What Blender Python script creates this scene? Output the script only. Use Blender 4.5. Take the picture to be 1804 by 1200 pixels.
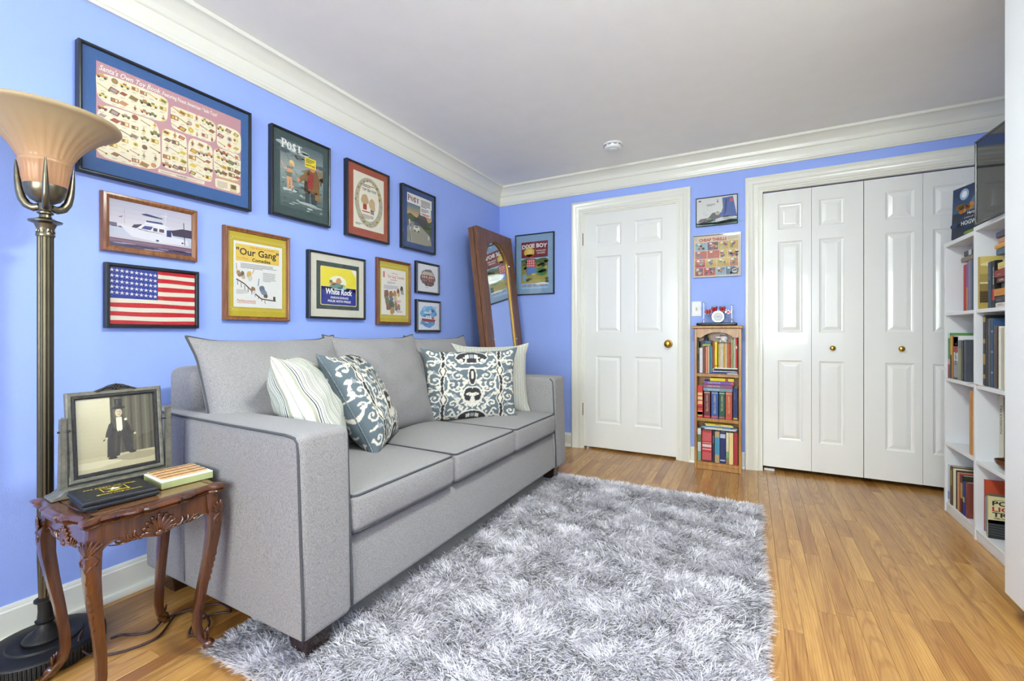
import bpy, bmesh, math, random
import numpy as np
from mathutils import Vector, Matrix
S = bpy.context.scene; COL = S.collection
for _o in list(bpy.data.objects): bpy.data.objects.remove(_o)
PI = math.pi; R = math.radians
# ------------------------------------------------------------------ camera
_cd = bpy.data.cameras.new('camera'); CAM = bpy.data.objects.new('camera', _cd); COL.objects.link(CAM)
_cd.sensor_width = 36; _cd.lens = 785/1804*36; _cd.shift_y = -13.5/1804; _cd.clip_start = .02
CAM.location = (2.125, 0, 1.0); CAM.rotation_euler = (R(90), 0, R(28.2)); S.camera = CAM
# ------------------------------------------------------------------ light: sky outside and daylight at the two windows
W = bpy.data.worlds.new('sky'); S.world = W; W.use_nodes = True
_bg = W.node_tree.nodes['Background']; _bg.inputs[0].default_value = (.78, .88, 1, 1); _bg.inputs[1].default_value = 1.6
def area(name, loc, rot, sx, sy, power, col):
    l = bpy.data.lights.new(name, 'AREA'); l.shape = 'RECTANGLE'; l.size = sx; l.size_y = sy; l.energy = power; l.color = col
    o = bpy.data.objects.new(name, l); COL.objects.link(o); o.location = loc; o.rotation_euler = rot; return o
area('daylight_rear_window', (1.9, -2.48, 1.42), (R(90), 0, 0), 2.4, 1.36, 126, (.90, 1, .96))
area('daylight_side_window', (3.60, -1.3, 1.42), (R(90), 0, R(90)), 1.3, 1.36, 12, (.90, 1, .96))
S.view_settings.view_transform = 'Standard'; S.view_settings.look = 'None'
S.view_settings.exposure = 0.31; S.view_settings.gamma = 1.0; S.view_settings.use_curve_mapping = False
S.cycles.max_bounces = 5; S.cycles.diffuse_bounces = 4; S.cycles.glossy_bounces = 2; S.cycles.use_adaptive_sampling = True; S.cycles.adaptive_threshold = .08; S.cycles.adaptive_min_samples = 12; S.cycles.caustics_reflective = False; S.cycles.caustics_refractive = False; S.cycles.use_denoising = True; S.cycles.transparent_max_bounces = 12
rng = random.Random(7)
# ------------------------------------------------------------------ helpers
def lin(c):
    return tuple((x/12.92 if x <= .04045 else ((x+.055)/1.055)**2.4) for x in (v/255 for v in c))
def C4(c): return (*lin(c), 1)
MATS = {}
def nmat(name):
    m = bpy.data.materials.new(name); m.use_nodes = True
    nt = m.node_tree; b = nt.nodes['Principled BSDF']; MATS[name] = m
    return m, nt, b
def N(nt, typ, **kw):
    n = nt.nodes.new(typ)
    for k, v in kw.items():
        if k.startswith('i_'): n.inputs[k[2:].replace('_', ' ')].default_value = v
        else: setattr(n, k, v)
    return n
def plain(name, col, rough=.5, metal=0, bump=0, bscale=60, var=0, vscale=8, spec=.5, coat=0, stretch=(1, 1, 1), sheen=0):
    """procedural base: colour with slight noise variation, optional noise relief"""
    m, nt, b = nmat(name)
    b.inputs['Roughness'].default_value = rough; b.inputs['Metallic'].default_value = metal
    b.inputs['Specular IOR Level'].default_value = spec; b.inputs['Coat Weight'].default_value = coat
    b.inputs['Sheen Weight'].default_value = sheen
    tc = N(nt, 'ShaderNodeTexCoord'); mp = N(nt, 'ShaderNodeMapping'); mp.inputs['Scale'].default_value = stretch
    nt.links.new(tc.outputs['Object'], mp.inputs[0])
    ns = N(nt, 'ShaderNodeTexNoise', i_Scale=vscale, i_Detail=1.0 if var < .03 else 3.0); nt.links.new(mp.outputs[0], ns.inputs['Vector'])
    rp = N(nt, 'ShaderNodeValToRGB'); c = lin(col)
    rp.color_ramp.elements[0].color = (*[x*(1-var) for x in c], 1); rp.color_ramp.elements[1].color = (*[min(1, x*(1+var)) for x in c], 1)
    rp.color_ramp.elements[0].position = .3; rp.color_ramp.elements[1].position = .7
    nt.links.new(ns.outputs['Fac'], rp.inputs[0]); nt.links.new(rp.outputs[0], b.inputs['Base Color'])
    if bump:
        n2 = N(nt, 'ShaderNodeTexNoise', i_Scale=bscale, i_Detail=0.0 if var < .03 else 2.0); nt.links.new(mp.outputs[0], n2.inputs['Vector'])
        bp = N(nt, 'ShaderNodeBump', i_Strength=bump, i_Distance=.004); nt.links.new(n2.outputs['Fac'], bp.inputs['Height'])
        nt.links.new(bp.outputs[0], b.inputs['Normal'])
    return m
def wood(name, c1, c2, rough=.35, axis=2, scale=14, coat=.2, rand=False, dist=3.0, c3=None):
    """grain along one axis of object space"""
    m, nt, b = nmat(name); b.inputs['Roughness'].default_value = rough; b.inputs['Coat Weight'].default_value = coat
    b.inputs['Coat Roughness'].default_value = .25
    tc = N(nt, 'ShaderNodeTexCoord'); mp = N(nt, 'ShaderNodeMapping')
    st = [1, 1, 1]; st[axis] = .09; mp.inputs['Scale'].default_value = st
    oi = N(nt, 'ShaderNodeObjectInfo')
    if rand:
        mu = N(nt, 'ShaderNodeMath', operation='MULTIPLY'); mu.inputs[1].default_value = 37.0
        nt.links.new(oi.outputs['Random'], mu.inputs[0]); nt.links.new(mu.outputs[0], mp.inputs['Location'])
    nt.links.new(tc.outputs['Object'], mp.inputs[0])
    n1 = N(nt, 'ShaderNodeTexNoise', i_Scale=scale, i_Detail=5.0, i_Distortion=dist); nt.links.new(mp.outputs[0], n1.inputs['Vector'])
    n2 = N(nt, 'ShaderNodeTexNoise', i_Scale=scale*9, i_Detail=2.0); nt.links.new(mp.outputs[0], n2.inputs['Vector'])
    mx = N(nt, 'ShaderNodeMath', operation='MULTIPLY_ADD'); mx.inputs[1].default_value = .35
    nt.links.new(n2.outputs['Fac'], mx.inputs[0]); nt.links.new(n1.outputs['Fac'], mx.inputs[2])
    rp = N(nt, 'ShaderNodeValToRGB'); e = rp.color_ramp.elements
    e[0].position = .45; e[0].color = C4(c1); e[1].position = .85; e[1].color = C4(c2)
    nt.links.new(mx.outputs[0], rp.inputs[0]); out = rp.outputs[0]
    if rand:
        r2 = N(nt, 'ShaderNodeValToRGB'); q = r2.color_ramp.elements
        q[0].position = 0; q[0].color = (.70, .56, .46, 1); q[1].position = 1; q[1].color = (1.14, 1.14, 1.08, 1)
        t = r2.color_ramp.elements.new(.12); t.color = (.90, .85, .79, 1)
        t = r2.color_ramp.elements.new(.7); t.color = (1.03, 1.02, 1.0, 1)
        nt.links.new(oi.outputs['Random'], r2.inputs[0])
        mm = N(nt, 'ShaderNodeMix', data_type='RGBA', blend_type='MULTIPLY'); mm.inputs[0].default_value = 1
        nt.links.new(out, mm.inputs[6]); nt.links.new(r2.outputs[0], mm.inputs[7]); out = mm.outputs[2]
    nt.links.new(out, b.inputs['Base Color'])
    bp = N(nt, 'ShaderNodeBump', i_Strength=.12, i_Distance=.002); nt.links.new(n2.outputs['Fac'], bp.inputs['Height'])
    nt.links.new(bp.outputs[0], b.inputs['Normal'])
    return m
def printmat(name, rough=.55, bump=0):
    m, nt, b = nmat(name); b.inputs['Roughness'].default_value = rough
    a = N(nt, 'ShaderNodeVertexColor', layer_name='Col'); nt.links.new(a.outputs[0], b.inputs['Base Color'])
    if bump:
        tc = N(nt, 'ShaderNodeTexCoord'); n2 = N(nt, 'ShaderNodeTexNoise', i_Scale=bump, i_Detail=2.0)
        nt.links.new(tc.outputs['Object'], n2.inputs['Vector'])
        bp = N(nt, 'ShaderNodeBump', i_Strength=.5, i_Distance=.002); nt.links.new(n2.outputs['Fac'], bp.inputs['Height'])
        nt.links.new(bp.outputs[0], b.inputs['Normal'])
    return m
def empty(name, loc=(0, 0, 0), rz=0.0, label=None, cat=None, group=None, rot=None):
    o = bpy.data.objects.new(name, None); COL.objects.link(o); o.empty_display_size = .05
    o.location = loc; o.rotation_euler = rot if rot is not None else (0, 0, rz)
    if label: tag(o, label, cat, group)
    return o
def tag(o, label, cat, group=None, kind=None):
    o['label'] = label; o['category'] = cat
    if group: o['group'] = group
    if kind: o['kind'] = kind
    return o
def link(name, me, mat, parent=None, loc=None, rot=None):
    o = bpy.data.objects.new(name, me); COL.objects.link(o)
    if mat is not None and not me.materials: me.materials.append(mat)
    if parent is not None: o.parent = parent
    if loc is not None: o.location = loc
    if rot is not None: o.rotation_euler = rot
    return o
def mkmesh(name, V, F, smooth=None):
    me = bpy.data.meshes.new(name); me.from_pydata([tuple(map(float, v)) for v in V], [], [tuple(f) for f in F])
    if smooth is not None:
        me.polygons.foreach_set('use_smooth', [True]*len(me.polygons))
        if smooth < 180: me.set_sharp_from_angle(angle=R(smooth))
    me.update(); return me
class MB:
    def __init__(s): s.v = []; s.f = []
    def add(s, V, F, M=None):
        b = len(s.v)
        for p in V: s.v.append(tuple(M @ Vector(p)) if M is not None else tuple(p))
        for f in F: s.f.append(tuple(i+b for i in f))
        return s
    def box(s, x0, x1, y0, y1, z0, z1, M=None):
        return s.add([(x0, y0, z0), (x1, y0, z0), (x1, y1, z0), (x0, y1, z0), (x0, y0, z1), (x1, y0, z1), (x1, y1, z1), (x0, y1, z1)],
                     [(0, 3, 2, 1), (4, 5, 6, 7), (0, 1, 5, 4), (1, 2, 6, 5), (2, 3, 7, 6), (3, 0, 4, 7)], M)
    def lathe(s, prof, n=24, c=(0, 0, 0), M=None, flute=0, fd=0):
        V = []; F = []; k = len(prof)
        for r, z in prof:
            for i in range(n):
                a = 2*PI*i/n; rr = r*(1-fd*(.5+.5*math.cos(flute*a))) if flute else r
                V.append((c[0]+rr*math.cos(a), c[1]+rr*math.sin(a), c[2]+z))
        for j in range(k-1):
            for i in range(n):
                i2 = (i+1) % n; F.append((j*n+i, j*n+i2, (j+1)*n+i2, (j+1)*n+i))
        if prof[0][0] > 1e-5: F.append(tuple(range(n-1, -1, -1)))
        if prof[-1][0] > 1e-5: F.append(tuple((k-1)*n+i for i in range(n)))
        return s.add(V, F, M)
    def tube(s, path, r, n=8, cap=True, rr=None, closed=False, flat=None):
        """tube along points; rr = list of radii; flat=(a,b) scales of the section"""
        P = [Vector(p) for p in path]; m = len(P); V = []; F = []
        up = Vector((0, 0, 1)); prev = None
        for i, p in enumerate(P):
            if closed: t = (P[(i+1) % m]-P[i-1])
            else: t = (P[min(i+1, m-1)]-P[max(i-1, 0)])
            if t.length < 1e-9: t = Vector((0, 0, 1))
            t.normalize()
            if prev is None:
                a = up.cross(t) if abs(t.z) < .9 else Vector((1, 0, 0)).cross(t)
            else: a = prev - t*prev.dot(t)
            if a.length < 1e-6: a = Vector((1, 0, 0)).cross(t)
            a.normalize(); prev = a; b = t.cross(a); q = rr[i] if rr else r
            fa, fb = flat or (1, 1)
            for k in range(n):
                an = 2*PI*k/n; V.append(p + a*(q*fa*math.cos(an)) + b*(q*fb*math.sin(an)))
        for i in range(m if closed else m-1):
            i2 = (i+1) % m
            for k in range(n):
                k2 = (k+1) % n; F.append((i*n+k, i*n+k2, i2*n+k2, i2*n+k))
        if cap and not closed: F.append(tuple(range(n-1, -1, -1))); F.append(tuple((m-1)*n+k for k in range(n)))
        return s.add(V, F)
    def ell(s, c, r, nu=12, nv=8, M=None):
        V = []; F = []
        for j in range(nv+1):
            ph = PI*j/nv
            for i in range(nu):
                a = 2*PI*i/nu; V.append((c[0]+r[0]*math.sin(ph)*math.cos(a), c[1]+r[1]*math.sin(ph)*math.sin(a), c[2]+r[2]*math.cos(ph)))
        for j in range(nv):
            for i in range(nu):
                i2 = (i+1) % nu; F.append((j*nu+i, (j+1)*nu+i, (j+1)*nu+i2, j*nu+i2))
        return s.add(V, F, M)
    def prism(s, poly, y0, y1, M=None):
        """polygon in x,z extruded along y"""
        n = len(poly); V = [(x, y0, z) for x, z in poly]+[(x, y1, z) for x, z in poly]
        F = [tuple(range(n)), tuple(range(2*n-1, n-1, -1))]+[(i, i+n, (i+1) % n+n, (i+1) % n) for i in range(n)]
        return s.add(V, F, M)
    def build(s, name, mat, parent=None, smooth=None, bevel=0, seg=2, loc=None, rot=None):
        if bevel:
            bm = bmesh.new(); vs = [bm.verts.new(p) for p in s.v]
            for f in s.f:
                try: bm.faces.new([vs[i] for i in f])
                except ValueError: pass
            bmesh.ops.recalc_face_normals(bm, faces=bm.faces)
            es = [e for e in bm.edges if len(e.link_faces) == 2 and e.calc_face_angle(0) > R(35)]
            bmesh.ops.bevel(bm, geom=es, offset=bevel, segments=seg, affect='EDGES', profile=.5)
            me = bpy.data.meshes.new(name); bm.to_mesh(me); bm.free()
            if smooth is not None:
                me.polygons.foreach_set('use_smooth', [True]*len(me.polygons)); me.set_sharp_from_angle(angle=R(smooth))
        else: me = mkmesh(name, s.v, s.f, smooth)
        return link(name, me, mat, parent, loc, rot)
def T(x=0, y=0, z=0, rz=0, rx=0, ry=0, s=1): return Matrix.Translation((x, y, z)) @ Matrix.Rotation(rz, 4, 'Z') @ Matrix.Rotation(ry, 4, 'Y') @ Matrix.Rotation(rx, 4, 'X') @ Matrix.Scale(s, 4)
def soft(hx, hy, hz, r, nx=12, ny=12, nz=6, f=None):
    """rounded box centred on the origin, each face a grid; f(x,y,z)->point reshapes it"""
    idx = {}; V = []; F = []
    def vid(p):
        k = tuple(round(c, 5) for c in p)
        if k not in idx: idx[k] = len(V); V.append(p)
        return idx[k]
    def lsp(h, n):
        # denser near the rounded ends
        e = [-h, -h+r*.3, -h+r*.7]; m = np.linspace(-h+r, h-r, max(2, n-5)); return e+list(m)+[h-r*.7, h-r*.3, h]
    X, Y, Z = lsp(hx, nx), lsp(hy, ny), lsp(hz, nz)
    for (A, B, mk) in ((X, Y, lambda a, b, s: (a, b, s*hz)), (Y, Z, lambda a, b, s: (s*hx, a, b)), (Z, X, lambda a, b, s: (b, s*hy, a))):
        for sg in (-1, 1):
            for i in range(len(A)-1):
                for j in range(len(B)-1):
                    q = [mk(A[i], B[j], sg), mk(A[i+1], B[j], sg), mk(A[i+1], B[j+1], sg), mk(A[i], B[j+1], sg)]
                    q = [vid(p) for p in q]; F.append(tuple(q if sg > 0 else q[::-1]))
    out = []
    for x, y, z in V:
        ix = min(max(x, -hx+r), hx-r); iy = min(max(y, -hy+r), hy-r); iz = min(max(z, -hz+r), hz-r)
        d = Vector((x-ix, y-iy, z-iz))
        if d.length > 1e-9: d = d.normalized()*r
        p = (ix+d.x, iy+d.y, iz+d.z); out.append(f(*p) if f else p)
    return out, F
# ---- flat prints: coloured polygons and lettering laid on paper, one mesh, colour in an attribute
_TX = {}
def text_geo(t, bold, shear):
    k = (t, bold, shear)
    if k not in _TX:
        cu = bpy.data.curves.new('t', 'FONT'); cu.body = t; cu.size = 1; cu.resolution_u = 2; cu.offset = bold; cu.shear = shear
        ob = bpy.data.objects.new('t', cu); me = ob.to_mesh()
        V = [(v.co.x, v.co.y) for v in me.vertices]; F = [tuple(p.vertices) for p in me.polygons]
        ob.to_mesh_clear(); bpy.data.objects.remove(ob); bpy.data.curves.remove(cu)
        xs = [v[0] for v in V] or [0]; _TX[k] = (V, F, min(xs), max(xs))
    return _TX[k]
class Art:
    """w x h metres, coordinates as fractions (u right, v up), later layers lie nearer the viewer (-y)"""
    def __init__(s, w, h, bg=None):
        s.w, s.h = w, h; s.v = []; s.f = []; s.c = []; s.k = 0
        if bg is not None: s.rect(0, 0, 1, 1, bg)
    def up(s, n=1): s.k += n; return s
    def raw(s, pts, faces, col, k=None):
        b = len(s.v); y = -(s.k if k is None else k)*6e-5
        s.v += [(x, y, z) for x, z in pts]; c = tuple(q*.86 for q in lin(col))+(1,)
        for f in faces: s.f.append(tuple(i+b for i in f)); s.c.append(c)
        return s
    def poly(s, pts, col, k=None): return s.raw([(u*s.w, v*s.h) for u, v in pts], [tuple(range(len(pts)))], col, k)
    def rect(s, u0, v0, u1, v1, col, k=None): return s.poly([(u0, v0), (u1, v0), (u1, v1), (u0, v1)], col, k)
    def ell(s, cu, cv, ru, rv, col, n=20, rot=0, k=None, a0=0, a1=2*PI):
        cr, sr = math.cos(rot), math.sin(rot); P = []
        for i in range(n+(a1-a0 < 6.2)):
            a = a0+(a1-a0)*i/n; x = ru*s.w*math.cos(a); z = rv*s.h*math.sin(a)
            P.append((cu*s.w+x*cr-z*sr, cv*s.h+x*sr+z*cr))
        return s.raw(P, [tuple(range(len(P)))], col, k)
    def blob(s, cu, cv, ru, rv, col, seed=0, n=28, amp=.15, k=None):
        g = random.Random(seed); ph = [g.random()*6.3 for _ in range(4)]; P = []
        for i in range(n):
            a = 2*PI*i/n; q = 1+amp*(math.sin(2*a+ph[0])+.7*math.sin(3*a+ph[1])+.6*math.sin(5*a+ph[2])+.5*math.sin(9*a+ph[3]))/1.6
            P.append((cu+ru*q*math.cos(a), cv+rv*q*math.sin(a)))
        return s.poly(P, col, k)
    def line(s, pts, wd, col, k=None):
        """wd in metres"""
        P = [Vector((u*s.w, v*s.h)) for u, v in pts]; L = []; Rr = []
        for i, p in enumerate(P):
            t = P[min(i+1, len(P)-1)]-P[max(i-1, 0)]
            t = t.normalized() if t.length > 1e-9 else Vector((1, 0)); n = Vector((-t.y, t.x))*wd/2
            L.append(p+n); Rr.append(p-n)
        V = [tuple(q) for q in L]+[tuple(q) for q in Rr]; m = len(P)
        return s.raw(V, [(i, i+1, m+i+1, m+i) for i in range(m-1)], col, k)
    def text(s, t, u, v, size, col, al='l', bold=.0, shear=0, sx=1.0, rot=0, k=None, fit=None, arc=0):
        """size = cap-line size as fraction of h; fit = width as fraction of w"""
        V, F, x0, x1 = text_geo(t, bold, shear); sz = size*s.h
        wd = (x1-x0)*sz*sx
        if fit: sx *= fit*s.w/max(wd, 1e-6); wd = fit*s.w
        off = {'l': 0, 'c': -wd/2, 'r': -wd}[al]; cr, sr = math.cos(rot), math.sin(rot); P = []
        for x, y in V:
            a = (x-x0)*sz*sx+off; b = y*sz
            if arc: b += arc*s.h*(1-(2*(a-off)/wd-1)**2)
            P.append((u*s.w+a*cr-b*sr, v*s.h+a*sr+b*cr))
        return s.raw(P, F, col, k)
    def lines(s, u0, u1, v0, v1, n, col, seed=0, gap=.5, k=None):
        """block of print too small to read"""
        g = random.Random(seed); dv = (v1-v0)/n
        for i in range(n):
            v = v1-dv*(i+1); e = u1-(u1-u0)*(g.random()*.12 if i < n-1 else .4)
            s.rect(u0, v, e, v+dv*gap, col, k)
        return s
    def grad(s, u0, v0, u1, v1, c0, c1, n=8, k=None):
        for i in range(n):
            t = i/(n-1); s.rect(u0, v0+(v1-v0)*i/n, u1, v0+(v1-v0)*(i+1)/n, tuple(a+(b-a)*t for a, b in zip(c0, c1)), k)
        return s
    def build(s, name, mat, parent, loc=(0, 0, 0), rot=None, centre=True):
        dx = s.w/2 if centre else 0
        me = bpy.data.meshes.new(name); me.from_pydata([(x-dx, y, z) for x, y, z in s.v], [], s.f)
        at = me.color_attributes.new('Col', 'FLOAT_COLOR', 'CORNER'); arr = np.empty((len(me.loops), 4), np.float32)
        i = 0
        for f, c in zip(s.f, s.c): arr[i:i+len(f)] = c; i += len(f)
        at.data.foreach_set('color', arr.ravel()); me.update()
        return link(name, me, mat, parent, loc, rot)
def wloc(o): return tuple(-c for c in o.location)
def rrect(x0, x1, y0, y1, z, r, zf=None, n=5):
    P = []
    for cx, cy, a0 in ((x1-r, y1-r, 0), (x0+r, y1-r, 90), (x0+r, y0+r, 180), (x1-r, y0+r, 270)):
        for i in range(n+1): a = R(a0+90*i/n); P.append((cx+r*math.cos(a), cy+r*math.sin(a), z))
    return P
def densify(P, step=.06, closed=True):
    out = []; m = len(P)
    for i in range(m if closed else m-1):
        a, b = Vector(P[i]), Vector(P[(i+1) % m]); k = max(1, int((b-a).length/step))
        for j in range(k): out.append(a.lerp(b, j/k))
    if not closed: out.append(Vector(P[-1]))
    return out
# ------------------------------------------------------------------ materials
M = {}
M['wall'] = plain('blue_wall_paint', (150, 173, 241), .55, bump=.05, bscale=300, var=.02, vscale=2)
M['ceil'] = plain('ceiling_paint', (248, 247, 241), .8, bump=.04, bscale=200, var=.01)
M['trim'] = plain('cream_gloss_paint', (229, 227, 215), .22, var=.01, vscale=3, coat=.3)
M['door'] = plain('white_gloss_paint', (232, 231, 226), .2, bump=.03, bscale=90, var=.01, coat=.3, stretch=(1, 1, .2))
def _oak():
    m = wood('oak_strip', (156, 107, 53), (193, 147, 81), .3, axis=1, scale=15, coat=.25, rand=True, dist=2.0)
    nt = m.node_tree; b = nt.nodes['Principled BSDF']; tc = [n for n in nt.nodes if n.type == 'TEX_COORD'][0]; oi = [n for n in nt.nodes if n.type == 'OBJECT_INFO'][0]
    mp = N(nt, 'ShaderNodeMapping'); mp.inputs['Scale'].default_value = (1, .075, 0)
    cx = N(nt, 'ShaderNodeCombineXYZ'); m1 = N(nt, 'ShaderNodeMath', operation='MULTIPLY_ADD'); m1.inputs[1].default_value = .16; m1.inputs[2].default_value = -.08
    m2 = N(nt, 'ShaderNodeMath', operation='MULTIPLY'); m2.inputs[1].default_value = 91.7; m3 = N(nt, 'ShaderNodeMath', operation='FRACT'); m4 = N(nt, 'ShaderNodeMath', operation='MULTIPLY_ADD'); m4.inputs[1].default_value = .09; m4.inputs[2].default_value = -.045
    nt.links.new(oi.outputs['Random'], m1.inputs[0]); nt.links.new(oi.outputs['Random'], m2.inputs[0]); nt.links.new(m2.outputs[0], m3.inputs[0]); nt.links.new(m3.outputs[0], m4.inputs[0])
    nt.links.new(m1.outputs[0], cx.inputs[0]); nt.links.new(m4.outputs[0], cx.inputs[1]); nt.links.new(cx.outputs[0], mp.inputs['Location']); nt.links.new(tc.outputs['Object'], mp.inputs[0])
    wv = N(nt, 'ShaderNodeTexWave', wave_type='RINGS', rings_direction='Z', i_Scale=38.0, i_Distortion=5.0, i_Detail=2.0); wv.inputs['Detail Scale'].default_value = .8; nt.links.new(mp.outputs[0], wv.inputs['Vector'])
    rp = N(nt, 'ShaderNodeValToRGB'); e = rp.color_ramp.elements; e[0].position = .0; e[0].color = (.74, .64, .54, 1); e[1].position = .38; e[1].color = (1, 1, 1, 1); nt.links.new(wv.outputs['Fac'], rp.inputs[0])
    mm = N(nt, 'ShaderNodeMix', data_type='RGBA', blend_type='MULTIPLY'); mm.inputs[0].default_value = .75; src = b.inputs['Base Color'].links[0].from_socket
    nt.links.new(src, mm.inputs[6]); nt.links.new(rp.outputs[0], mm.inputs[7]); nt.links.new(mm.outputs[2], b.inputs['Base Color']); return m
M['oak'] = _oak()
M['brass'] = plain('brass', (205, 165, 75), .25, 1, var=.05)
M['dark'] = plain('dark_gap', (18, 16, 15), .8)
M['black'] = plain('black_frame', (22, 24, 30), .32, var=.05)
M['print'] = printmat('printed_paper')
M['cloth_print'] = printmat('woven_print', .85, 900)
M['white'] = plain('white_melamine', (222, 223, 225), .35, var=.005)
M['whiteplastic'] = plain('white_plastic', (232, 232, 232), .4)
M['chrome'] = plain('chrome', (225, 225, 230), .12, 1)
M['fwood'] = wood('brown_frame_wood', (104, 62, 32), (150, 96, 54), .35, axis=2, scale=30, coat=.3)
M['mwood'] = wood('mirror_wood', (90, 56, 37), (128, 86, 58), .45, axis=2, scale=22, coat=.15)
M['bwood'] = wood('honey_pine', (146, 96, 38), (182, 130, 62), .35, axis=2, scale=16, coat=.3)
M['mahog'] = wood('mahogany', (56, 28, 12), (96, 52, 23), .22, axis=2, scale=24, coat=.6, dist=1.0)
M['espresso'] = plain('espresso_leg', (38, 20, 18), .25, var=.1, coat=.4)
M['paper'] = plain('book_pages', (228, 220, 200), .8, bump=.3, bscale=400, var=.05, vscale=200, stretch=(1, 1, 1))
def _glass():
    m, nt, b = nmat('frame_glass'); out = nt.nodes['Material Output']; nt.nodes.remove(b)
    tr = N(nt, 'ShaderNodeBsdfTransparent'); gl = N(nt, 'ShaderNodeBsdfGlossy', i_Roughness=.03); lw = N(nt, 'ShaderNodeLayerWeight', i_Blend=.5)
    pw = N(nt, 'ShaderNodeMath', operation='POWER'); pw.inputs[1].default_value = 5.0; nt.links.new(lw.outputs['Facing'], pw.inputs[0])
    ma = N(nt, 'ShaderNodeMath', operation='MULTIPLY_ADD'); ma.inputs[1].default_value = .6; ma.inputs[2].default_value = .022; nt.links.new(pw.outputs[0], ma.inputs[0])
    mx = N(nt, 'ShaderNodeMixShader'); nt.links.new(ma.outputs[0], mx.inputs[0]); nt.links.new(tr.outputs[0], mx.inputs[1]); nt.links.new(gl.outputs[0], mx.inputs[2])
    nt.links.new(mx.outputs[0], out.inputs[0]); return m
M['glass'] = _glass()
def _mirror():
    m, nt, b = nmat('mirror_silver'); b.inputs['Metallic'].default_value = 1; b.inputs['Roughness'].default_value = .02
    b.inputs['Base Color'].default_value = (.86, .87, .88, 1); return m
M['mirror'] = _mirror()
def _fabric(name, ca, cb, sc=(900, 900, 140), rough=.9):
    m, nt, b = nmat(name); b.inputs['Roughness'].default_value = rough; b.inputs['Sheen Weight'].default_value = .15; b.inputs['Specular IOR Level'].default_value = .2
    tc = N(nt, 'ShaderNodeTexCoord'); mp = N(nt, 'ShaderNodeMapping'); mp.inputs['Scale'].default_value = [s/100 for s in sc]
    nt.links.new(tc.outputs['Object'], mp.inputs[0])
    n1 = N(nt, 'ShaderNodeTexNoise', i_Scale=32.0, i_Detail=2.0); nt.links.new(mp.outputs[0], n1.inputs['Vector'])
    n2 = N(nt, 'ShaderNodeTexNoise', i_Scale=700.0, i_Detail=1.0); nt.links.new(tc.outputs['Object'], n2.inputs['Vector'])
    ad = N(nt, 'ShaderNodeMath', operation='MULTIPLY_ADD'); ad.inputs[1].default_value = .7
    nt.links.new(n2.outputs['Fac'], ad.inputs[0]); nt.links.new(n1.outputs['Fac'], ad.inputs[2])
    rp = N(nt, 'ShaderNodeValToRGB'); e = rp.color_ramp.elements; e[0].position = .6; e[0].color = C4(ca); e[1].position = 1.0; e[1].color = C4(cb)
    nt.links.new(ad.outputs[0], rp.inputs[0]); nt.links.new(rp.outputs[0], b.inputs['Base Color'])
    bp = N(nt, 'ShaderNodeBump', i_Strength=.25, i_Distance=.002); nt.links.new(ad.outputs[0], bp.inputs['Height']); nt.links.new(bp.outputs[0], b.inputs['Normal'])
    return m
M['sofa'] = _fabric('grey_tweed', (108, 105, 105), (156, 152, 151), (2600, 2600, 500))
M['piping'] = plain('charcoal_piping', (74, 76, 80), .9, bump=.4, bscale=600, var=.15, vscale=300)
_cm = {}
def col(c, rough=.5, coat=0, metal=0):
    k = (tuple(c), rough, coat, metal)
    if k not in _cm: _cm[k] = plain('paint_%d_%d_%d' % tuple(c), c, rough, metal, var=.06, vscale=30, coat=coat)
    return _cm[k]
# ------------------------------------------------------------------ room shell  (left wall x=0, back wall y=D, floor z=0)
D = 3.71; XR = 3.52; YR = -2.4; ZC = 2.372
def struct(o, label=None, cat=None):
    o['kind'] = 'structure'
    if label: o['label'] = label; o['category'] = cat
    return o
struct(MB().box(-.1, 0, YR-.1, D+.1, 0, ZC).build('wall_left', M['wall']), 'blue painted left wall covered with framed pictures', 'wall')
wb = MB()
DX0, DX1, DZ = .835, 1.617, 2.045          # door opening
KX0, KX1, KZ = 2.19, 3.40, 2.025          # closet opening
wb.box(0, DX0, D, D+.1, 0, ZC); wb.box(DX0, DX1, D, D+.1, DZ, ZC); wb.box(DX1, KX0, D, D+.1, 0, ZC)
wb.box(KX0, KX1, D, D+.1, KZ, ZC); wb.box(KX1, XR+.1, D, D+.1, 0, ZC)
struct(wb.build('wall_back', M['wall']), 'blue painted end wall with a door and a closet', 'wall')
wr = MB()   # right wall with the side window
wr.box(XR, XR+.1, YR-.1, -1.95, 0, ZC); wr.box(XR, XR+.1, -.65, D+.1, 0, ZC); wr.box(XR, XR+.1, -1.95, -.65, 0, .74); wr.box(XR, XR+.1, -1.95, -.65, 2.1, ZC)
struct(wr.build('wall_right', M['wall']), 'blue wall behind the white shelves', 'wall')
wn = MB()
wn.box(0, .7, YR-.1, YR, 0, ZC); wn.box(3.1, XR, YR-.1, YR, 0, ZC); wn.box(.7, 3.1, YR-.1, YR, 0, .74); wn.box(.7, 3.1, YR-.1, YR, 2.1, ZC)
struct(wn.build('wall_rear', M['wall']), 'blue wall with the window behind the viewer', 'wall')
struct(MB().box(-.1, XR+.1, YR-.1, D+.1, ZC, ZC+.08).build('ceiling', M['ceil']), 'plain off white ceiling', 'ceiling')
def window(n, M4, w):
    f = MB()
    f.box(0, w, -.02, .03, .74, .79, M4); f.box(0, w, -.02, .03, 2.05, 2.10, M4); f.box(0, .05, -.02, .03, .74, 2.10, M4); f.box(w-.05, w, -.02, .03, .74, 2.10, M4)
    f.box(0, w, -.01, .02, 1.40, 1.45, M4); f.box(w/2-.03, w/2+.03, -.01, .02, .8, 2.05, M4)
    struct(f.build('window_%d' % n, M['trim']), 'white framed window letting in daylight', 'window')
window(1, T(.7, YR-.04, 0), 2.4); window(2, T(XR+.04, -.65, 0, rz=-PI/2), 1.3)
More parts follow.
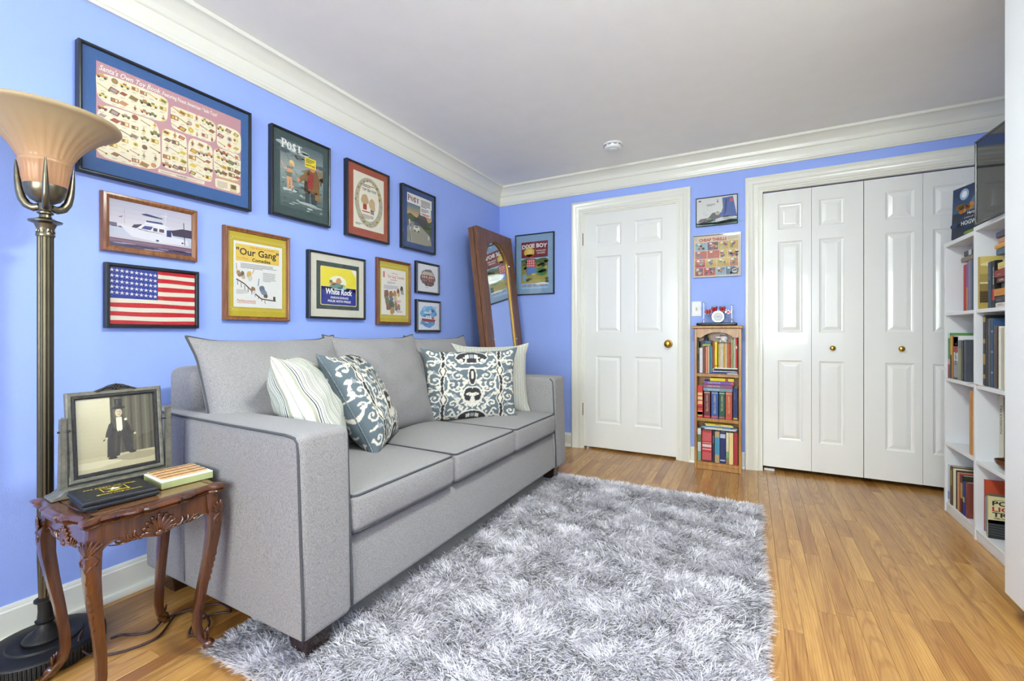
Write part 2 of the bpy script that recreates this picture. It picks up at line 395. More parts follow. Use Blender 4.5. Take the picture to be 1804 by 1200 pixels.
cl = MB(); cl.box(KX0-.02, KX1+.02, D+.55, D+.57, 0, KZ+.05); cl.box(KX0-.04, KX0-.02, D+.1, D+.57, 0, KZ+.05); cl.box(KX1+.02, KX1+.04, D+.1, D+.57, 0, KZ+.05); cl.box(KX0-.04, KX1+.04, D+.1, D+.57, KZ+.03, KZ+.05)
struct(cl.build('wall_closet', M['dark']), 'inside of the closet', 'wall')
struct(MB().box(DX0-.05, DX1+.05, D+.30, D+.32, 0, DZ+.05).build('wall_hall', M['dark']), 'hall wall behind the door', 'wall')
# ---- oak strip floor: every strip in view is its own piece
floor_o = struct(MB().box(-.1, XR+.1, YR-.1, D+.6, -.06, -.012).build('floor', plain('subfloor', (70, 45, 25), .8)), 'honey oak strip floor', 'floor')
_fw = (-math.sin(R(28.2)), math.cos(R(28.2))); _ri = (math.cos(R(28.2)), math.sin(R(28.2)))
def in_view(x, y):
    vx, vy = x-2.125, y; d = vx*_fw[0]+vy*_fw[1]
    if d < .15: return False
    px = 902+785*(vx*_ri[0]+vy*_ri[1])/d; py = 586.5+785/d
    return -15 < px < 1819 and py < 1215
def covered(x, y):
    return (.70 < x < 2.11 and .84 < y < 2.83) or (.12 < x < .9 and .95 < y < 2.85) or (x > 3.12 and y > 2.1) or (x > 2.98 and y < 2.15)
g = random.Random(21); PW = .057; stuffv = MB(); x = .0; nplank = 0
while x < XR+.02:
    y = YR - g.random()*.6
    while y < D+.12:
        L = g.choice((.32, .45, .55, .7, .85, 1.0, 1.2, .62))*(.9+.2*g.random()); y1 = min(y+L, D+.14)
        dz = -g.random()*.0004
        vis = any(in_view(x+PW/2, yy) and not covered(x+PW/2, yy) for yy in np.linspace(max(y, -.3)+.01, y1-.01, 9)) if y1 > .3 else False
        e = .00025; b = .0009
        a0, a1, b0, b1 = x+e-(x+PW/2), x+PW-e-(x+PW/2), y+.0002-(y+y1)/2, y1-.0002-(y+y1)/2
        V = [(a0, b0, -.012), (a1, b0, -.012), (a1, b1, -.012), (a0, b1, -.012), (a0, b0, -b), (a1, b0, -b), (a1, b1, -b), (a0, b1, -b),
             (a0+b, b0+b*.5, dz), (a1-b, b0+b*.5, dz), (a1-b, b1-b*.5, dz), (a0+b, b1-b*.5, dz)]
        F = [(0, 1, 5, 4), (1, 2, 6, 5), (2, 3, 7, 6), (3, 0, 4, 7), (4, 5, 9, 8), (5, 6, 10, 9), (6, 7, 11, 10), (7, 4, 8, 11), (8, 9, 10, 11)]
        if vis and nplank < 298:
            link('plank', mkmesh('plank', V, F), M['oak'], floor_o, loc=(x+PW/2, (y+y1)/2, 0)); nplank += 1
        else: stuffv.add(V, F, T(x+PW/2, (y+y1)/2, 0))
        y = y1
    x += PW
_sf = stuffv.build('planks_under_furniture', M['oak'], floor_o); _sf['kind'] = 'stuff'
# ---- crown moulding, baseboards, casings
CR = [(0, 2.203), (.012, 2.203), (.0145, 2.209), (.011, 2.214), (.0165, 2.219), (.0165, 2.226), (.0205, 2.231), (.0205, 2.238), (.022, 2.243), (.022, 2.285),
      (.027, 2.288), (.031, 2.294), (.031, 2.300), (.034, 2.304), (.034, 2.308), (.040, 2.318), (.050, 2.330), (.062, 2.342), (.072, 2.350), (.084, 2.353), (.090, 2.355), (.092, 2.372)]
def run(prof, fn0, fn1):
    n = len(prof); m = MB(); m.add([fn0(p, z) for p, z in prof]+[fn1(p, z) for p, z in prof], [(i, i+1, n+i+1, n+i) for i in range(n-1)]); return m
struct(run(CR, lambda p, z: (p, YR+p, z), lambda p, z: (p, D-p, z)).build('trim_1', M['trim'], smooth=40), 'white crown moulding along the left wall', 'moulding')
struct(run(CR, lambda p, z: (p, D-p, z), lambda p, z: (XR-p, D-p, z)).build('trim_2', M['trim'], smooth=40), 'white crown moulding along the end wall', 'moulding')
struct(run(CR, lambda p, z: (XR-p, D-p, z), lambda p, z: (XR-p, YR+p, z)).build('trim_3', M['trim'], smooth=40), 'white crown moulding along the right wall', 'moulding')
BB = [(0, .118), (.006, .116), (.009, .110), (.009, .104), (.014, .100), (.014, .022), (.030, .020), (.034, .012), (.034, 0)]
struct(run(BB, lambda p, z: (p, YR, z), lambda p, z: (p, D-p, z)).build('baseboard_left', M['trim'], smooth=40), 'white baseboard along the left wall', 'baseboard')
b2 = MB()
for xa, xb in ((0, .74), (1.708, 2.084)):
    r_ = run(BB, lambda p, z: (xa, D-p, z), lambda p, z: (xb, D-p, z)); b2.add(r_.v, r_.f)
struct(b2.build('baseboard_back', M['trim'], smooth=40), 'white baseboard pieces along the end wall', 'baseboard')
CS = [(-.012, -.03), (-.012, .004), (0, .004), (0, .012), (.010, .014), (.013, .018), (.030, .018), (.046, .021), (.052, .026), (.074, .027), (.080, .031), (.090, .031), (.096, .026), (.096, 0)]
def casing(n, x0, x1, zt, label):
    k = len(CS); m = MB(); V = []
    for fn in (lambda a: (x0-a, 0), lambda a: (x0-a, zt+a), lambda a: (x1+a, zt+a), lambda a: (x1+a, 0)):
        for a, b in CS: q = fn(a); V.append((q[0], D-b, q[1]))
    m.add(V, [(s*k+i, s*k+i+1, (s+1)*k+i+1, (s+1)*k+i) for s in range(3) for i in range(k-1)])
    struct(m.build('trim_%d' % n, M['trim'], smooth=40), label, 'door casing')
casing(4, DX0, DX1, 2.036, 'white casing around the single door'); casing(5, KX0-.006, KX1-.006, 2.036, 'white casing around the closet doors')
# jambs
jm = MB(); jm.box(DX0-.01, DX0+.004, D-.005, D+.1, 0, DZ); jm.box(DX1-.004, DX1+.01, D-.005, D+.1, 0, DZ); jm.box(DX0, DX1, D-.005, D+.1, DZ-.004, DZ+.01)
struct(jm.build('trim_6', M['trim']), 'white jamb of the single door', 'jamb')
jk = MB(); jk.box(KX0-.012, KX0+.010, D-.005, D+.1, 0, KZ); jk.box(KX1-.004, KX1+.01, D-.005, D+.1, 0, KZ); jk.box(KX0, KX1, D-.005, D+.1, KZ+.001, KZ+.014)
struct(jk.build('trim_7', M['trim']), 'white jamb of the closet', 'jamb')
def panel_leaf(name, x0, x1, z0, z1, yf, t, cols, rows, label):
    """moulded door leaf: stiles and rails with recessed raised panels; origin at the lower left front corner"""
    w, h = x1-x0, z1-z0; m = MB()
    xs = sorted(set([0, w]+[a for c in cols for a in c])); zs = sorted(set([0, h]+[a-z0 for r_ in rows for a in r_]))
    for i in range(len(xs)-1):
        for j in range(len(zs)-1):
            cx, cz = (xs[i]+xs[i+1])/2, (zs[j]+zs[j+1])/2
            if any(c[0] < cx < c[1] for c in cols) and any(r_[0]-z0 < cz < r_[1]-z0 for r_ in rows): continue
            m.add([(xs[i], 0, zs[j]), (xs[i+1], 0, zs[j]), (xs[i+1], 0, zs[j+1]), (xs[i], 0, zs[j+1])], [(0, 1, 2, 3)])
    m.add([(0, 0, 0), (w, 0, 0), (w, t, 0), (0, t, 0), (0, 0, h), (w, 0, h), (w, t, h), (0, t, h)], [(0, 3, 2, 1), (4, 5, 6, 7), (1, 2, 6, 5), (2, 3, 7, 6), (3, 0, 4, 7)])
    o = m.build(name, M['door'], loc=(x0, yf, z0)); struct(o, label, 'door')
    for c in cols:
        for r_ in rows:
            a0, a1, b0, b1 = c[0], c[1], r_[0]-z0, r_[1]-z0; V = []; F = []
            for ins, dep in ((0, 0), (.003, .003), (.010, .007), (.016, .008), (.036, .003), (.040, .0025)):
                V += [(a0+ins, dep, b0+ins), (a1-ins, dep, b0+ins), (a1-ins, dep, b1-ins), (a0+ins, dep, b1-ins)]
            for k in range(5):
                for i in range(4): F.append((k*4+i, k*4+(i+1) % 4, k*4+4+(i+1) % 4, k*4+4+i))
            F.append((20, 21, 22, 23)); link('panel', mkmesh('panel', V, F), M['door'], o)
    return o
ROWS = ((.228, .803), (1.002, 1.654), (1.743, 1.925))
d1 = panel_leaf('door_1', .8405, 1.6115, .018, 2.038, D+.006, .035, ((.108, .328), (.438, .658)), ROWS, 'white six panel door with a brass knob')
kb = [(0, -.004), (.0, -.004)]
def knob(par, x, z, r, rose):
    m = MB(); P = []
    if rose: P += [(.001, 0), (r*1.15, 0), (r*1.18, .004), (r*.9, .008), (r*.42, .012), (r*.40, .026)]
    else: P += [(.001, 0), (r*.55, 0), (r*.5, .006), (r*.45, .010)]
    z0_ = P[-1][1]
    for i in range(1, 8): a = -PI/2+.5+(PI-.5)*i/7; P.append((r*math.cos(a) if i < 7 else .0005, z0_+r*.55+r*.55*math.sin(a)))
    m.lathe(P, 20, M=T(rx=PI/2)); m.build('knob', M['brass'], par, smooth=50, loc=(x, 0, z))
knob(d1, 1.545-.8405, .912-.018, .028, True)
for zz in (1.765, .292):
    h_ = MB(); h_.box(-.010, .002, -.006, .002, zz-.018, zz+.075); h_.lathe([(.005, zz-.025), (.005, zz+.082)], 10, c=(-.004, -.008, 0)); h_.build('hinge', plain('aged_brass_hinge_%d' % int(zz*100), (120, 96, 50), .4, 1), d1)
MB().box(.769, .7745, -.002, .004, .865, .925).build('strike_plate', plain('dark_bronze', (60, 48, 34), .5, 1), d1)
lx = (2.202, 2.4985, 2.791, 3.0905, 3.388); pc = ((.093, .243), (.043, .187), (.112, .258), (.048, .2))
for i in range(4):
    lf = panel_leaf('door_%d' % (i+2), lx[i]+.001, lx[i+1]-.001-(i == 1)*.002, .03, 2.018, D+.03, .03, (pc[i],), ROWS,
                    ('leftmost white closet leaf beside the casing', 'white closet leaf with a brass knob, second from the left', 'white closet leaf with a brass knob, third from the left', 'white closet leaf partly hidden by the white shelves')[i])
    if i == 1: knob(lf, 2.617-lx[1], .865, .0175, False)
    if i == 2: knob(lf, 2.982-lx[2], .867, .0175, False)
MB().box(2.21, 2.275, D+.026, D+.05, .001, .012).build('trim_8', M['whiteplastic']); struct(bpy.data.objects['trim_8'], 'small white floor bracket of the closet door', 'bracket')
# ------------------------------------------------------------------ shag rug
def fieldf(seed, n=7, kmin=1.5, kmax=6.0):
    r_ = np.random.default_rng(seed); K = r_.uniform(kmin, kmax, n); A = r_.uniform(0, 2*np.pi, n); P = r_.uniform(0, 2*np.pi, n)
    return lambda x, y: sum(np.sin(2*np.pi*k*(x*np.cos(a)+y*np.sin(a))/2+p)/np.sqrt(n/2) for k, a, p in zip(K, A, P))
RX0, RX1, RY0, RY1 = .635, 2.165, .775, 2.88
rug = empty('shag_rug', ((RX0+RX1)/2, (RY0+RY1)/2, 0), label='silver grey and white shaggy rug lying in front of the sofa', cat='rug')
MB().box(RX0, RX1, RY0, RY1, .001, .009).build('backing', plain('rug_backing', (205, 203, 198), .95, bump=.5, bscale=400), rug, loc=wloc(rug))
def make_pile(n):
    r_ = np.random.default_rng(5)
    x = r_.uniform(RX0, RX1, n); y = r_.uniform(RY0, RY1, n)
    keep = ~((x < .93) & (y > 1.0)); x = x[keep]; y = y[keep]; n = len(x)
    f1, f2, f3, f4 = fieldf(1, 9, 3, 9), fieldf(2), fieldf(3, 9, 3, 9), fieldf(8, 9, 5, 14)
    cx, cy = np.round(x/.03), np.round(y/.03)                       # tufts share a lean
    h = np.sin(cx*127.1+cy*311.7)*43758.5453; h = h-np.floor(h); h2 = np.sin(cx*269.5+cy*183.3)*43758.5453; h2 = h2-np.floor(h2)
    ang = -1.2+.75*f1(x, y)+1.3*(h-.5)*2+r_.normal(0, .6, n)
    edge = np.minimum.reduce([x-RX0, RX1-x, y-RY0, RY1-y]); e = np.clip(1-edge/.05, 0, 1)
    L = (.043+.006*f2(x, y).clip(-1, 1)+.012*(h2-.5))*r_.uniform(.75, 1.2, n)
    lean = np.clip(.70+.09*f3(x, y)+r_.normal(0, .17, n), .2, .97)   # 0 upright .. 1 flat
    dx, dy = np.cos(ang), np.sin(ang)
    ox = np.where(RX1-x < .05, 1., 0)-np.where(x-RX0 < .05, 1., 0); oy = np.where(RY1-y < .05, 1., 0)-np.where(y-RY0 < .05, 1., 0)
    dx = dx*(1-e*.7)+ox*e; dy = dy*(1-e*.7)+oy*e; q = np.hypot(dx, dy)+1e-6; dx /= q; dy /= q
    w = r_.uniform(.0011, .0023, n)
    ts = np.array([0, .38, .75, 1.0]); V = np.zeros((n, 7, 3), np.float32)
    px, py = -dy, dx; tw = r_.normal(0, .5, n)
    cz = np.cos(tw); sz = np.sin(tw)*.6
    cur = r_.normal(0, .22, n)
    for k, t in enumerate(ts):
        ho = L*(lean*(t**1.5)*.95+.05*t); z = .008+L*(1-lean*.85)*(t-.28*t*t)*1.15+.004*t; side = cur*L*t*t
        X = x+dx*ho+px*side; Y = y+dy*ho+py*side
        if k < 3:
            ww = w*(1, .95, .7)[k]
            V[:, 2*k, 0] = X+px*ww*cz; V[:, 2*k, 1] = Y+py*ww*cz; V[:, 2*k, 2] = z+ww*sz
            V[:, 2*k+1, 0] = X-px*ww*cz; V[:, 2*k+1, 1] = Y-py*ww*cz; V[:, 2*k+1, 2] = z-ww*sz
        else: V[:, 6, 0] = X; V[:, 6, 1] = Y; V[:, 6, 2] = z
    V[..., 2] = np.maximum(V[..., 2], .002)
    V[..., 0] -= rug.location.x; V[..., 1] -= rug.location.y
    # yarn colours: white glossy yarn, silver yarn and a grey yarn, its patchy share standing in for shade in the leaning pile
    share = np.clip(.13+.10*f4(x, y)+.05*f3(x, y), .03, .6); u = r_.random(n)
    base = np.array([lin((253, 249, 253)), lin((228, 224, 234)), lin((140, 137, 140))], np.float32)
    kind = np.where(u < share, 2, np.where(u < share+.25, 1, 0)); Cc = base[kind]*r_.uniform(.86, 1.06, (n, 1)).astype(np.float32)
    me = bpy.data.meshes.new('pile'); nv = n*7
    me.vertices.add(nv); me.vertices.foreach_set('co', V.reshape(-1))
    b = (np.arange(n)*7)[:, None]
    lp = np.concatenate([b+np.array([[0, 1, 3, 2]]), b+np.array([[2, 3, 5, 4]]), b+np.array([[4, 5, 6]])], 1).astype(np.int32)
    me.loops.add(n*11); me.loops.foreach_set('vertex_index', lp.reshape(-1))
    me.polygons.add(n*3); st = ((np.arange(n)*11)[:, None]+np.array([[0, 4, 8]])).astype(np.int32); me.polygons.foreach_set('loop_start', st.reshape(-1))
    me.update(calc_edges=True)
    at = me.color_attributes.new('Col', 'FLOAT_COLOR', 'POINT'); cc = np.ones((n, 7, 4), np.float32); cc[..., :3] = Cc[:, None, :].clip(0, 1)
    at.data.foreach_set('color', cc.reshape(-1)); me.polygons.foreach_set('use_smooth', np.ones(n*3, bool)); me.update()
    m, nt, bs = nmat('rug_yarn'); bs.inputs['Roughness'].default_value = .45; bs.inputs['Specular IOR Level'].default_value = .35
    a = N(nt, 'ShaderNodeVertexColor', layer_name='Col'); nt.links.new(a.outputs[0], bs.inputs['Base Color'])
    tl = N(nt, 'ShaderNodeBsdfTranslucent'); nt.links.new(a.outputs[0], tl.inputs[0]); mx = N(nt, 'ShaderNodeMixShader'); mx.inputs[0].default_value = .4
    out = nt.nodes['Material Output']; nt.links.new(bs.outputs[0], mx.inputs[1]); nt.links.new(tl.outputs[0], mx.inputs[2]); nt.links.new(mx.outputs[0], out.inputs[0])
    o = link('pile', me, m, rug); o['kind'] = 'stuff'; return o
make_pile(280000)
# ------------------------------------------------------------------ sofa
sofa = empty('sofa', (.52, 1.88, 0), label='grey three seat sofa with charcoal piping against the blue wall', cat='sofa'); sl = wloc(sofa)
def sp(name, V, F, c, mat=None, parent=None, smooth=60):
    m = MB(); m.add(V, F, T(*c)); return m.build(name, mat or M['sofa'], parent or sofa, smooth=smooth, loc=sl if (parent is None or parent is sofa) else None)
V, F = soft(.455, .885, .111, .02, 10, 24, 7, lambda x, y, z: (x+(.004*(1-(z/.111)**2) if x > 0 else 0)-.012*(z/.111)*(x > .3), y, z))
sp('base', V, F, (.518, 1.88, .214))
SA = {}
for nm, ya, yb in (('near', .845, 1.030), ('far', 2.737, 2.922)):
    yc, hy = (ya+yb)/2, (yb-ya)/2
    V, F = soft(.463, hy, .302, .024, 16, 9, 12, lambda x, y, z: (x-(.014*(z+.302)/.6 if x > .2 else 0), y*(1+.02*(1-(z/.3)**2)), z+.006*(1-(y/hy)**2)*(z > .2)+(.012*(-x/.46) if z > .2 and x < 0 else 0)))
    arm = sp('arm', V, F, (.527, yc, .397)); SA[nm] = arm
    for side, yy in ((-1, ya+.005), (1, yb-.005)):
        if side*(1 if nm == 'near' else -1) < 0:      # outer face: full outline
            P = [(.07, yy, .705), (.3, yy, .700), (.6, yy, .696), (.9, yy, .694), (.945, yy, .688), (.958, yy, .675), (.962, yy, .64), (.972, yy, .4), (.983, yy, .2), (.984, yy, .11)]
        else: P = [(.940, yy, .690), (.958, yy, .675), (.962, yy, .64), (.972, yy, .4), (.983, yy, .2), (.984, yy, .11)]
        if nm == 'far' and side > 0: continue
        MB().tube([(p[0]-.52+.003, p[1]-1.88+side*.002, p[2]+.002) for p in P], .0042, 7).build('piping', M['piping'], arm, smooth=180).location = (0, 0, 0)
for o in (SA['near'], SA['far']):
    for ch in o.children: ch.location = (.52, 1.88, 0)
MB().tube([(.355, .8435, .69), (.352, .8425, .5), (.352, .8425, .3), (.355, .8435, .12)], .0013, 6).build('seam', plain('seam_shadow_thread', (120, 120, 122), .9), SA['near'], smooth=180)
V, F = soft(.098, .975, .37, .035, 9, 24, 10, lambda x, y, z: (x, y, z+.012*(1-(y/.975)**2)*(z > .2)))
sp('back_frame', V, F, (.19, 1.883, .495))
SY = [1.032+.5683*i for i in range(4)]
for i in range(3):
    yc = (SY[i]+SY[i+1])/2; hy = (SY[i+1]-SY[i])/2-.0015; hx = .372; hz = .066
    def f(x, y, z, hx=hx, hy=hy, hz=hz, i=i):
        b = (1-(x/hx)**2)*(1-(y/hy)**2)
        zz = z+(.024*b+.005*math.sin(9*y+4*x+i)*b if z > 0 else 0)
        return (x+.010*(1-(z/hz)**2)*(1-(y/hy)**4)*(x > .3), y, zz)
    V, F = soft(hx, hy, hz, .026, 16, 16, 8, f)
    c = sp('seat_cushion', V, F, (.615, yc, .404))
    for sg in (1, -1):
        e45 = .026*(1-.7071); P = []
        for p in densify(rrect(-hx+e45, hx-e45, -hy+e45, hy-e45, 0, .018), .04):
            q = f(p.x, p.y, sg*(hz-e45)); P.append((q[0]+.615-.52+(.0015 if p.x > 0 else 0), q[1]+yc-1.88, q[2]+.404+sg*.001))
        MB().tube(P, .0042, 7, closed=True).build('piping', M['piping'], c, smooth=180).location = (.52, 1.88, 0)
def pillow(w, h, t, n=26, pinch=.05, ear=.012, seed=0, wr=.004, pw=.42, sag=0):
    """two puffed faces meeting at a seam; local x right, y up, z outwards. returns V,F,UV,rim"""
    g = random.Random(seed); ph = [g.random()*6 for _ in range(6)]
    us = [math.sin(PI/2*(2*i/n-1)*.98)/math.sin(PI/2*.98) for i in range(n+1)]; V = []; UV = []; idx = {}; F = []
    def pt(u, v, s):
        x = w/2*u*(1-pinch*(1-v*v)*abs(u)**2); y = h/2*v*(1-pinch*(1-u*u)*abs(v)**2)
        e = max(0, abs(u)+abs(v)-1.75)/.25; x += math.copysign(ear*e, u); y += math.copysign(ear*e, v)
        k = ((1-u*u)*(1-v*v)); z = t/2*k**pw
        z += wr*math.sin(7*u+5*v+ph[0])*k**.5+wr*.8*math.sin(11*v-4*u+ph[1])*k**.5
        r_ = math.hypot(u, v); z += wr*1.4*math.sin(9*math.atan2(v, u)+ph[2])*max(0, min(1, (r_-.5)*2))*k**.4
        y -= sag*(1-v)*k
        return (x, y, s*z)
    for s in (1, -1):
        for j, v in enumerate(us):
            for i, u in enumerate(us):
                if s < 0 and (i in (0, n) or j in (0, n)): idx[(s, i, j)] = idx[(1, i, j)]; continue
                idx[(s, i, j)] = len(V); V.append(pt(u, v, s)); UV.append((u*.5+.5, v*.5+.5))
        for j in range(n):
            for i in range(n):
                q = (idx[(s, i, j)], idx[(s, i+1, j)], idx[(s, i+1, j+1)], idx[(s, i, j+1)]); F.append(q if s > 0 else q[::-1])
    ring = [(i, 0) for i in range(n)]+[(n, j) for j in range(n)]+[(i, n) for i in range(n, 0, -1)]+[(0, j) for j in range(n, 0, -1)]
    return V, F, UV, [V[idx[(1, i, j)]] for i, j in ring]
def basis(a, v, c):
    a = Vector(a).normalized(); v = Vector(v); v = (v-a*v.dot(a)).normalized(); n_ = a.cross(v)
    return Matrix(((a.x, v.x, n_.x, c[0]), (a.y, v.y, n_.y, c[1]), (a.z, v.z, n_.z, c[2]), (0, 0, 0, 1)))
def uvmesh(name, V, F, UV, colf=None):
    me = mkmesh(name, V, F, 180); ul = me.uv_layers.new(name='UVMap'); vi = np.empty(len(me.loops), np.int32); me.loops.foreach_get('vertex_index', vi)
    U = np.array(UV, np.float32); ul.data.foreach_set('uv', U[vi].ravel())
    if colf is not None:
        c = colf(U[:, 0]*2-1, U[:, 1]*2-1).astype(np.float32); at = me.color_attributes.new('Col', 'FLOAT_COLOR', 'POINT'); at.data.foreach_set('color', c.ravel())
    return me
# back cushions (three loose pillows with piping)
for i, (yc, wd, zc, xo) in enumerate(((1.205, .62, .722, .0), (1.795, .615, .724, .0), (2.385, .60, .715, -.02))):
    V, F, UV, rim = pillow(wd, .525, .20, 24, .035, .018, seed=i+3, wr=.005)
    mx = basis((0, 1, 0), (-math.sin(R(19)), 0, math.cos(R(19))), (.385+xo, yc, zc)); off = Matrix.Translation(sl)
    c = link('back_cushion', uvmesh('back_cushion', [tuple(off @ mx @ Vector(p)) for p in V], F, UV), M['sofa'], sofa)
    MB().tube([tuple(off @ mx @ Vector(p)) for p in rim], .0045, 7, closed=True).build('piping', M['piping'], c, smooth=180)
for x_, y_ in ((.905, .935), (.905, 2.835), (.13, .935), (.13, 2.835)):
    m = MB(); tp, bt = .052, .036
    m.add([(-tp, -tp, .106), (tp, -tp, .106), (tp, tp, .106), (-tp, tp, .106), (-bt, -bt, 0), (bt, -bt, 0), (bt, bt, 0), (-bt, bt, 0)], [(0, 1, 2, 3), (7, 6, 5, 4), (0, 4, 5, 1), (1, 5, 6, 2), (2, 6, 7, 3), (3, 7, 4, 0)])
    m.build('leg', M['espresso'], sofa, bevel=.004, loc=(x_-.52, y_-1.88, 0))
# ------------------------------------------------------------------ throw pillows
def damask(u, v):
    """scrolling damask woven in cream, black and grey on slate; mirrored left/right"""
    x = np.abs(u)*1.0; y = v
    BG, CR_, BK, GR = [np.array(C4(c)) for c in ((96, 108, 114), (216, 209, 194), (48, 47, 50), (150, 153, 158))]
    out = np.tile(BG, (len(x), 1)); wob = .006*np.sin(60*y)+.006*np.sin(53*x+40*y)
    def spiral(cx, cy, r0, a0, turns, d=1, n=40): 
        t = np.linspace(0, 1, n); a = a0+d*turns*2*np.pi*t; r_ = r0*(1-t)**.8; return np.stack([cx+r_*np.cos(a), cy+r_*np.sin(a)], 1)
    def curve(*P, n=30):
        P = np.array(P, float); t = np.linspace(0, len(P)-1, n*(len(P)-1)); i = np.clip(t.astype(int), 0, len(P)-2); f = (t-i)[:, None]
        p0 = P[np.clip(i-1, 0, len(P)-1)]; p1 = P[i]; p2 = P[i+1]; p3 = P[np.clip(i+2, 0, len(P)-1)]
        return .5*((2*p1)+(-p0+p2)*f+(2*p0-5*p1+4*p2-p3)*f**2+(-p0+3*p1-3*p2+p3)*f**3)
    def dist(P):
        d = np.full(len(x), 9.)
        for s in range(0, len(P), 8):
            q = P[s:s+8]; d = np.minimum(d, np.sqrt(((x[:, None]-q[None, :, 0])**2+(y[:, None]-q[None, :, 1])**2).min(1)))
        return d+wob
    def inell(cx, cy, rx, ry): return ((x-cx)/rx)**2+((y-cy)/ry)**2+wob*6 < 1
    # black ogee column with diamonds
    for cy in (.42, -.38):
        dm = np.abs(x-.62)/.075+np.abs(y-cy)/.2; out[dm < 1.45] = CR_; out[dm < 1.15] = BK; out[dm < .75] = CR_
    col_ = curve((.62, 1), (.60, .75), (.62, .55)); lo = curve((.63, .25), (.66, 0), (.63, -.2)); bo = curve((.62, -.55), (.64, -.75), (.62, -1)); 
    for P in (col_, lo, bo): d = dist(P); out[d < .055] = CR_; out[d < .032] = BK
    # central medallions
    out[inell(0, .82, .36, .2)] = CR_; out[inell(0, .82, .33, .17)] = BK; out[inell(0, -.98, .34, .3)] = CR_; out[inell(0, -.98, .30, .26)] = BK
    for k in range(3):
        for cy, sg in ((.80, 1), (-.92, 1)):
            a = k*.5; out[inell(.02+.11*math.sin(a*1.1), cy+.06*math.cos(a)*sg, .026, .07)] = GR if k == 0 else CR_
    out[inell(0, .28, .1, .28)] = CR_; out[inell(0, .28, .07, .25)] = BK; out[inell(0, .3, .028, .12)] = CR_
    out[inell(.06, -.28, .16, .26)] = CR_; out[inell(.06, -.26, .12, .21)] = BK; out[inell(0, -.42, .05, .16)] = CR_
    sp_ = [(.22, .72, .11, 2.2, 1.3, 1), (.30, .28, .13, 1.2, 1.25, -1), (.40, .60, .10, -1.0, 1.2, 1), (.42, .02, .15, 2.5, 1.3, 1), (.80, .16, .15, .6, 1.3, -1), (.86, .62, .12, -.7, 1.3, 1),
           (.30, -.08, .10, 0, 1.2, -1), (.22, -.62, .13, 1.4, 1.3, 1), (.42, -.50, .11, -2, 1.2, -1), (.82, -.34, .14, 2.0, 1.3, 1), (.86, -.76, .11, .3, 1.2, -1), (.40, -.82, .12, 2.4, 1.2, 1), (.05, -.25, .06, 0, 1.1, 1), (.84, .92, .1, 3, 1.2, 1), (.42, .92, .09, 3, 1.2, -1), (.16, .10, .07, 2, 1.2, 1), (.48, .38, .06, 0, 1.2, 1), (.90, .40, .07, 3, 1.2, 1), (.48, -.22, .06, 1, 1.2, -1), (.74, -.02, .06, 2, 1.2, 1), (.14, -.48, .06, 3, 1.2, -1), (.92, -.12, .07, 1, 1.2, 1), (.52, -.94, .07, 2, 1.2, -1), (.74, -.92, .08, 2, 1.2, 1), (.72, .70, .07, 1, 1.2, -1), (.5, .6, .05, 2, 1.1, 1), (.28, .46, .05, 0, 1.1, 1), (.30, -.36, .05, 0, 1.1, -1)]
    for cx, cy, r0, a0, tn, d_ in sp_: out[dist(spiral(cx, cy, r0, a0, tn, d_)) < .019] = CR_
    for P in (curve((.0, -.62), (.18, -.40), (.24, -.15), (.14, .08), (.2, .22)), curve((.5, .75), (.34, .50), (.1, .48), (.0, .5)), curve((.56, .3), (.5, .12), (.52, -.1), (.60, -.2)),
              curve((.7, .3), (.9, .38), (.98, .1)), curve((.7, -.1), (.9, -.12), (1, -.3)), curve((.56, -.2), (.44, -.26), (.34, -.4), (.2, -.76)), curve((.52, -.7), (.44, -.68), (.34, -.95)), curve((.72, -.6), (.8, -.56), (.95, -.58)), curve((.5, .9), (.6, .7), (.75, .8))):
        out[dist(P) < .022] = CR_
    for cx, cy in ((.44, .2), (.8, .36), (.36, -.3), (.78, -.58)): out[inell(cx, cy, .05, .035)] = GR; out[inell(cx+.02, cy+.04, .022, .05)] = GR
    return out
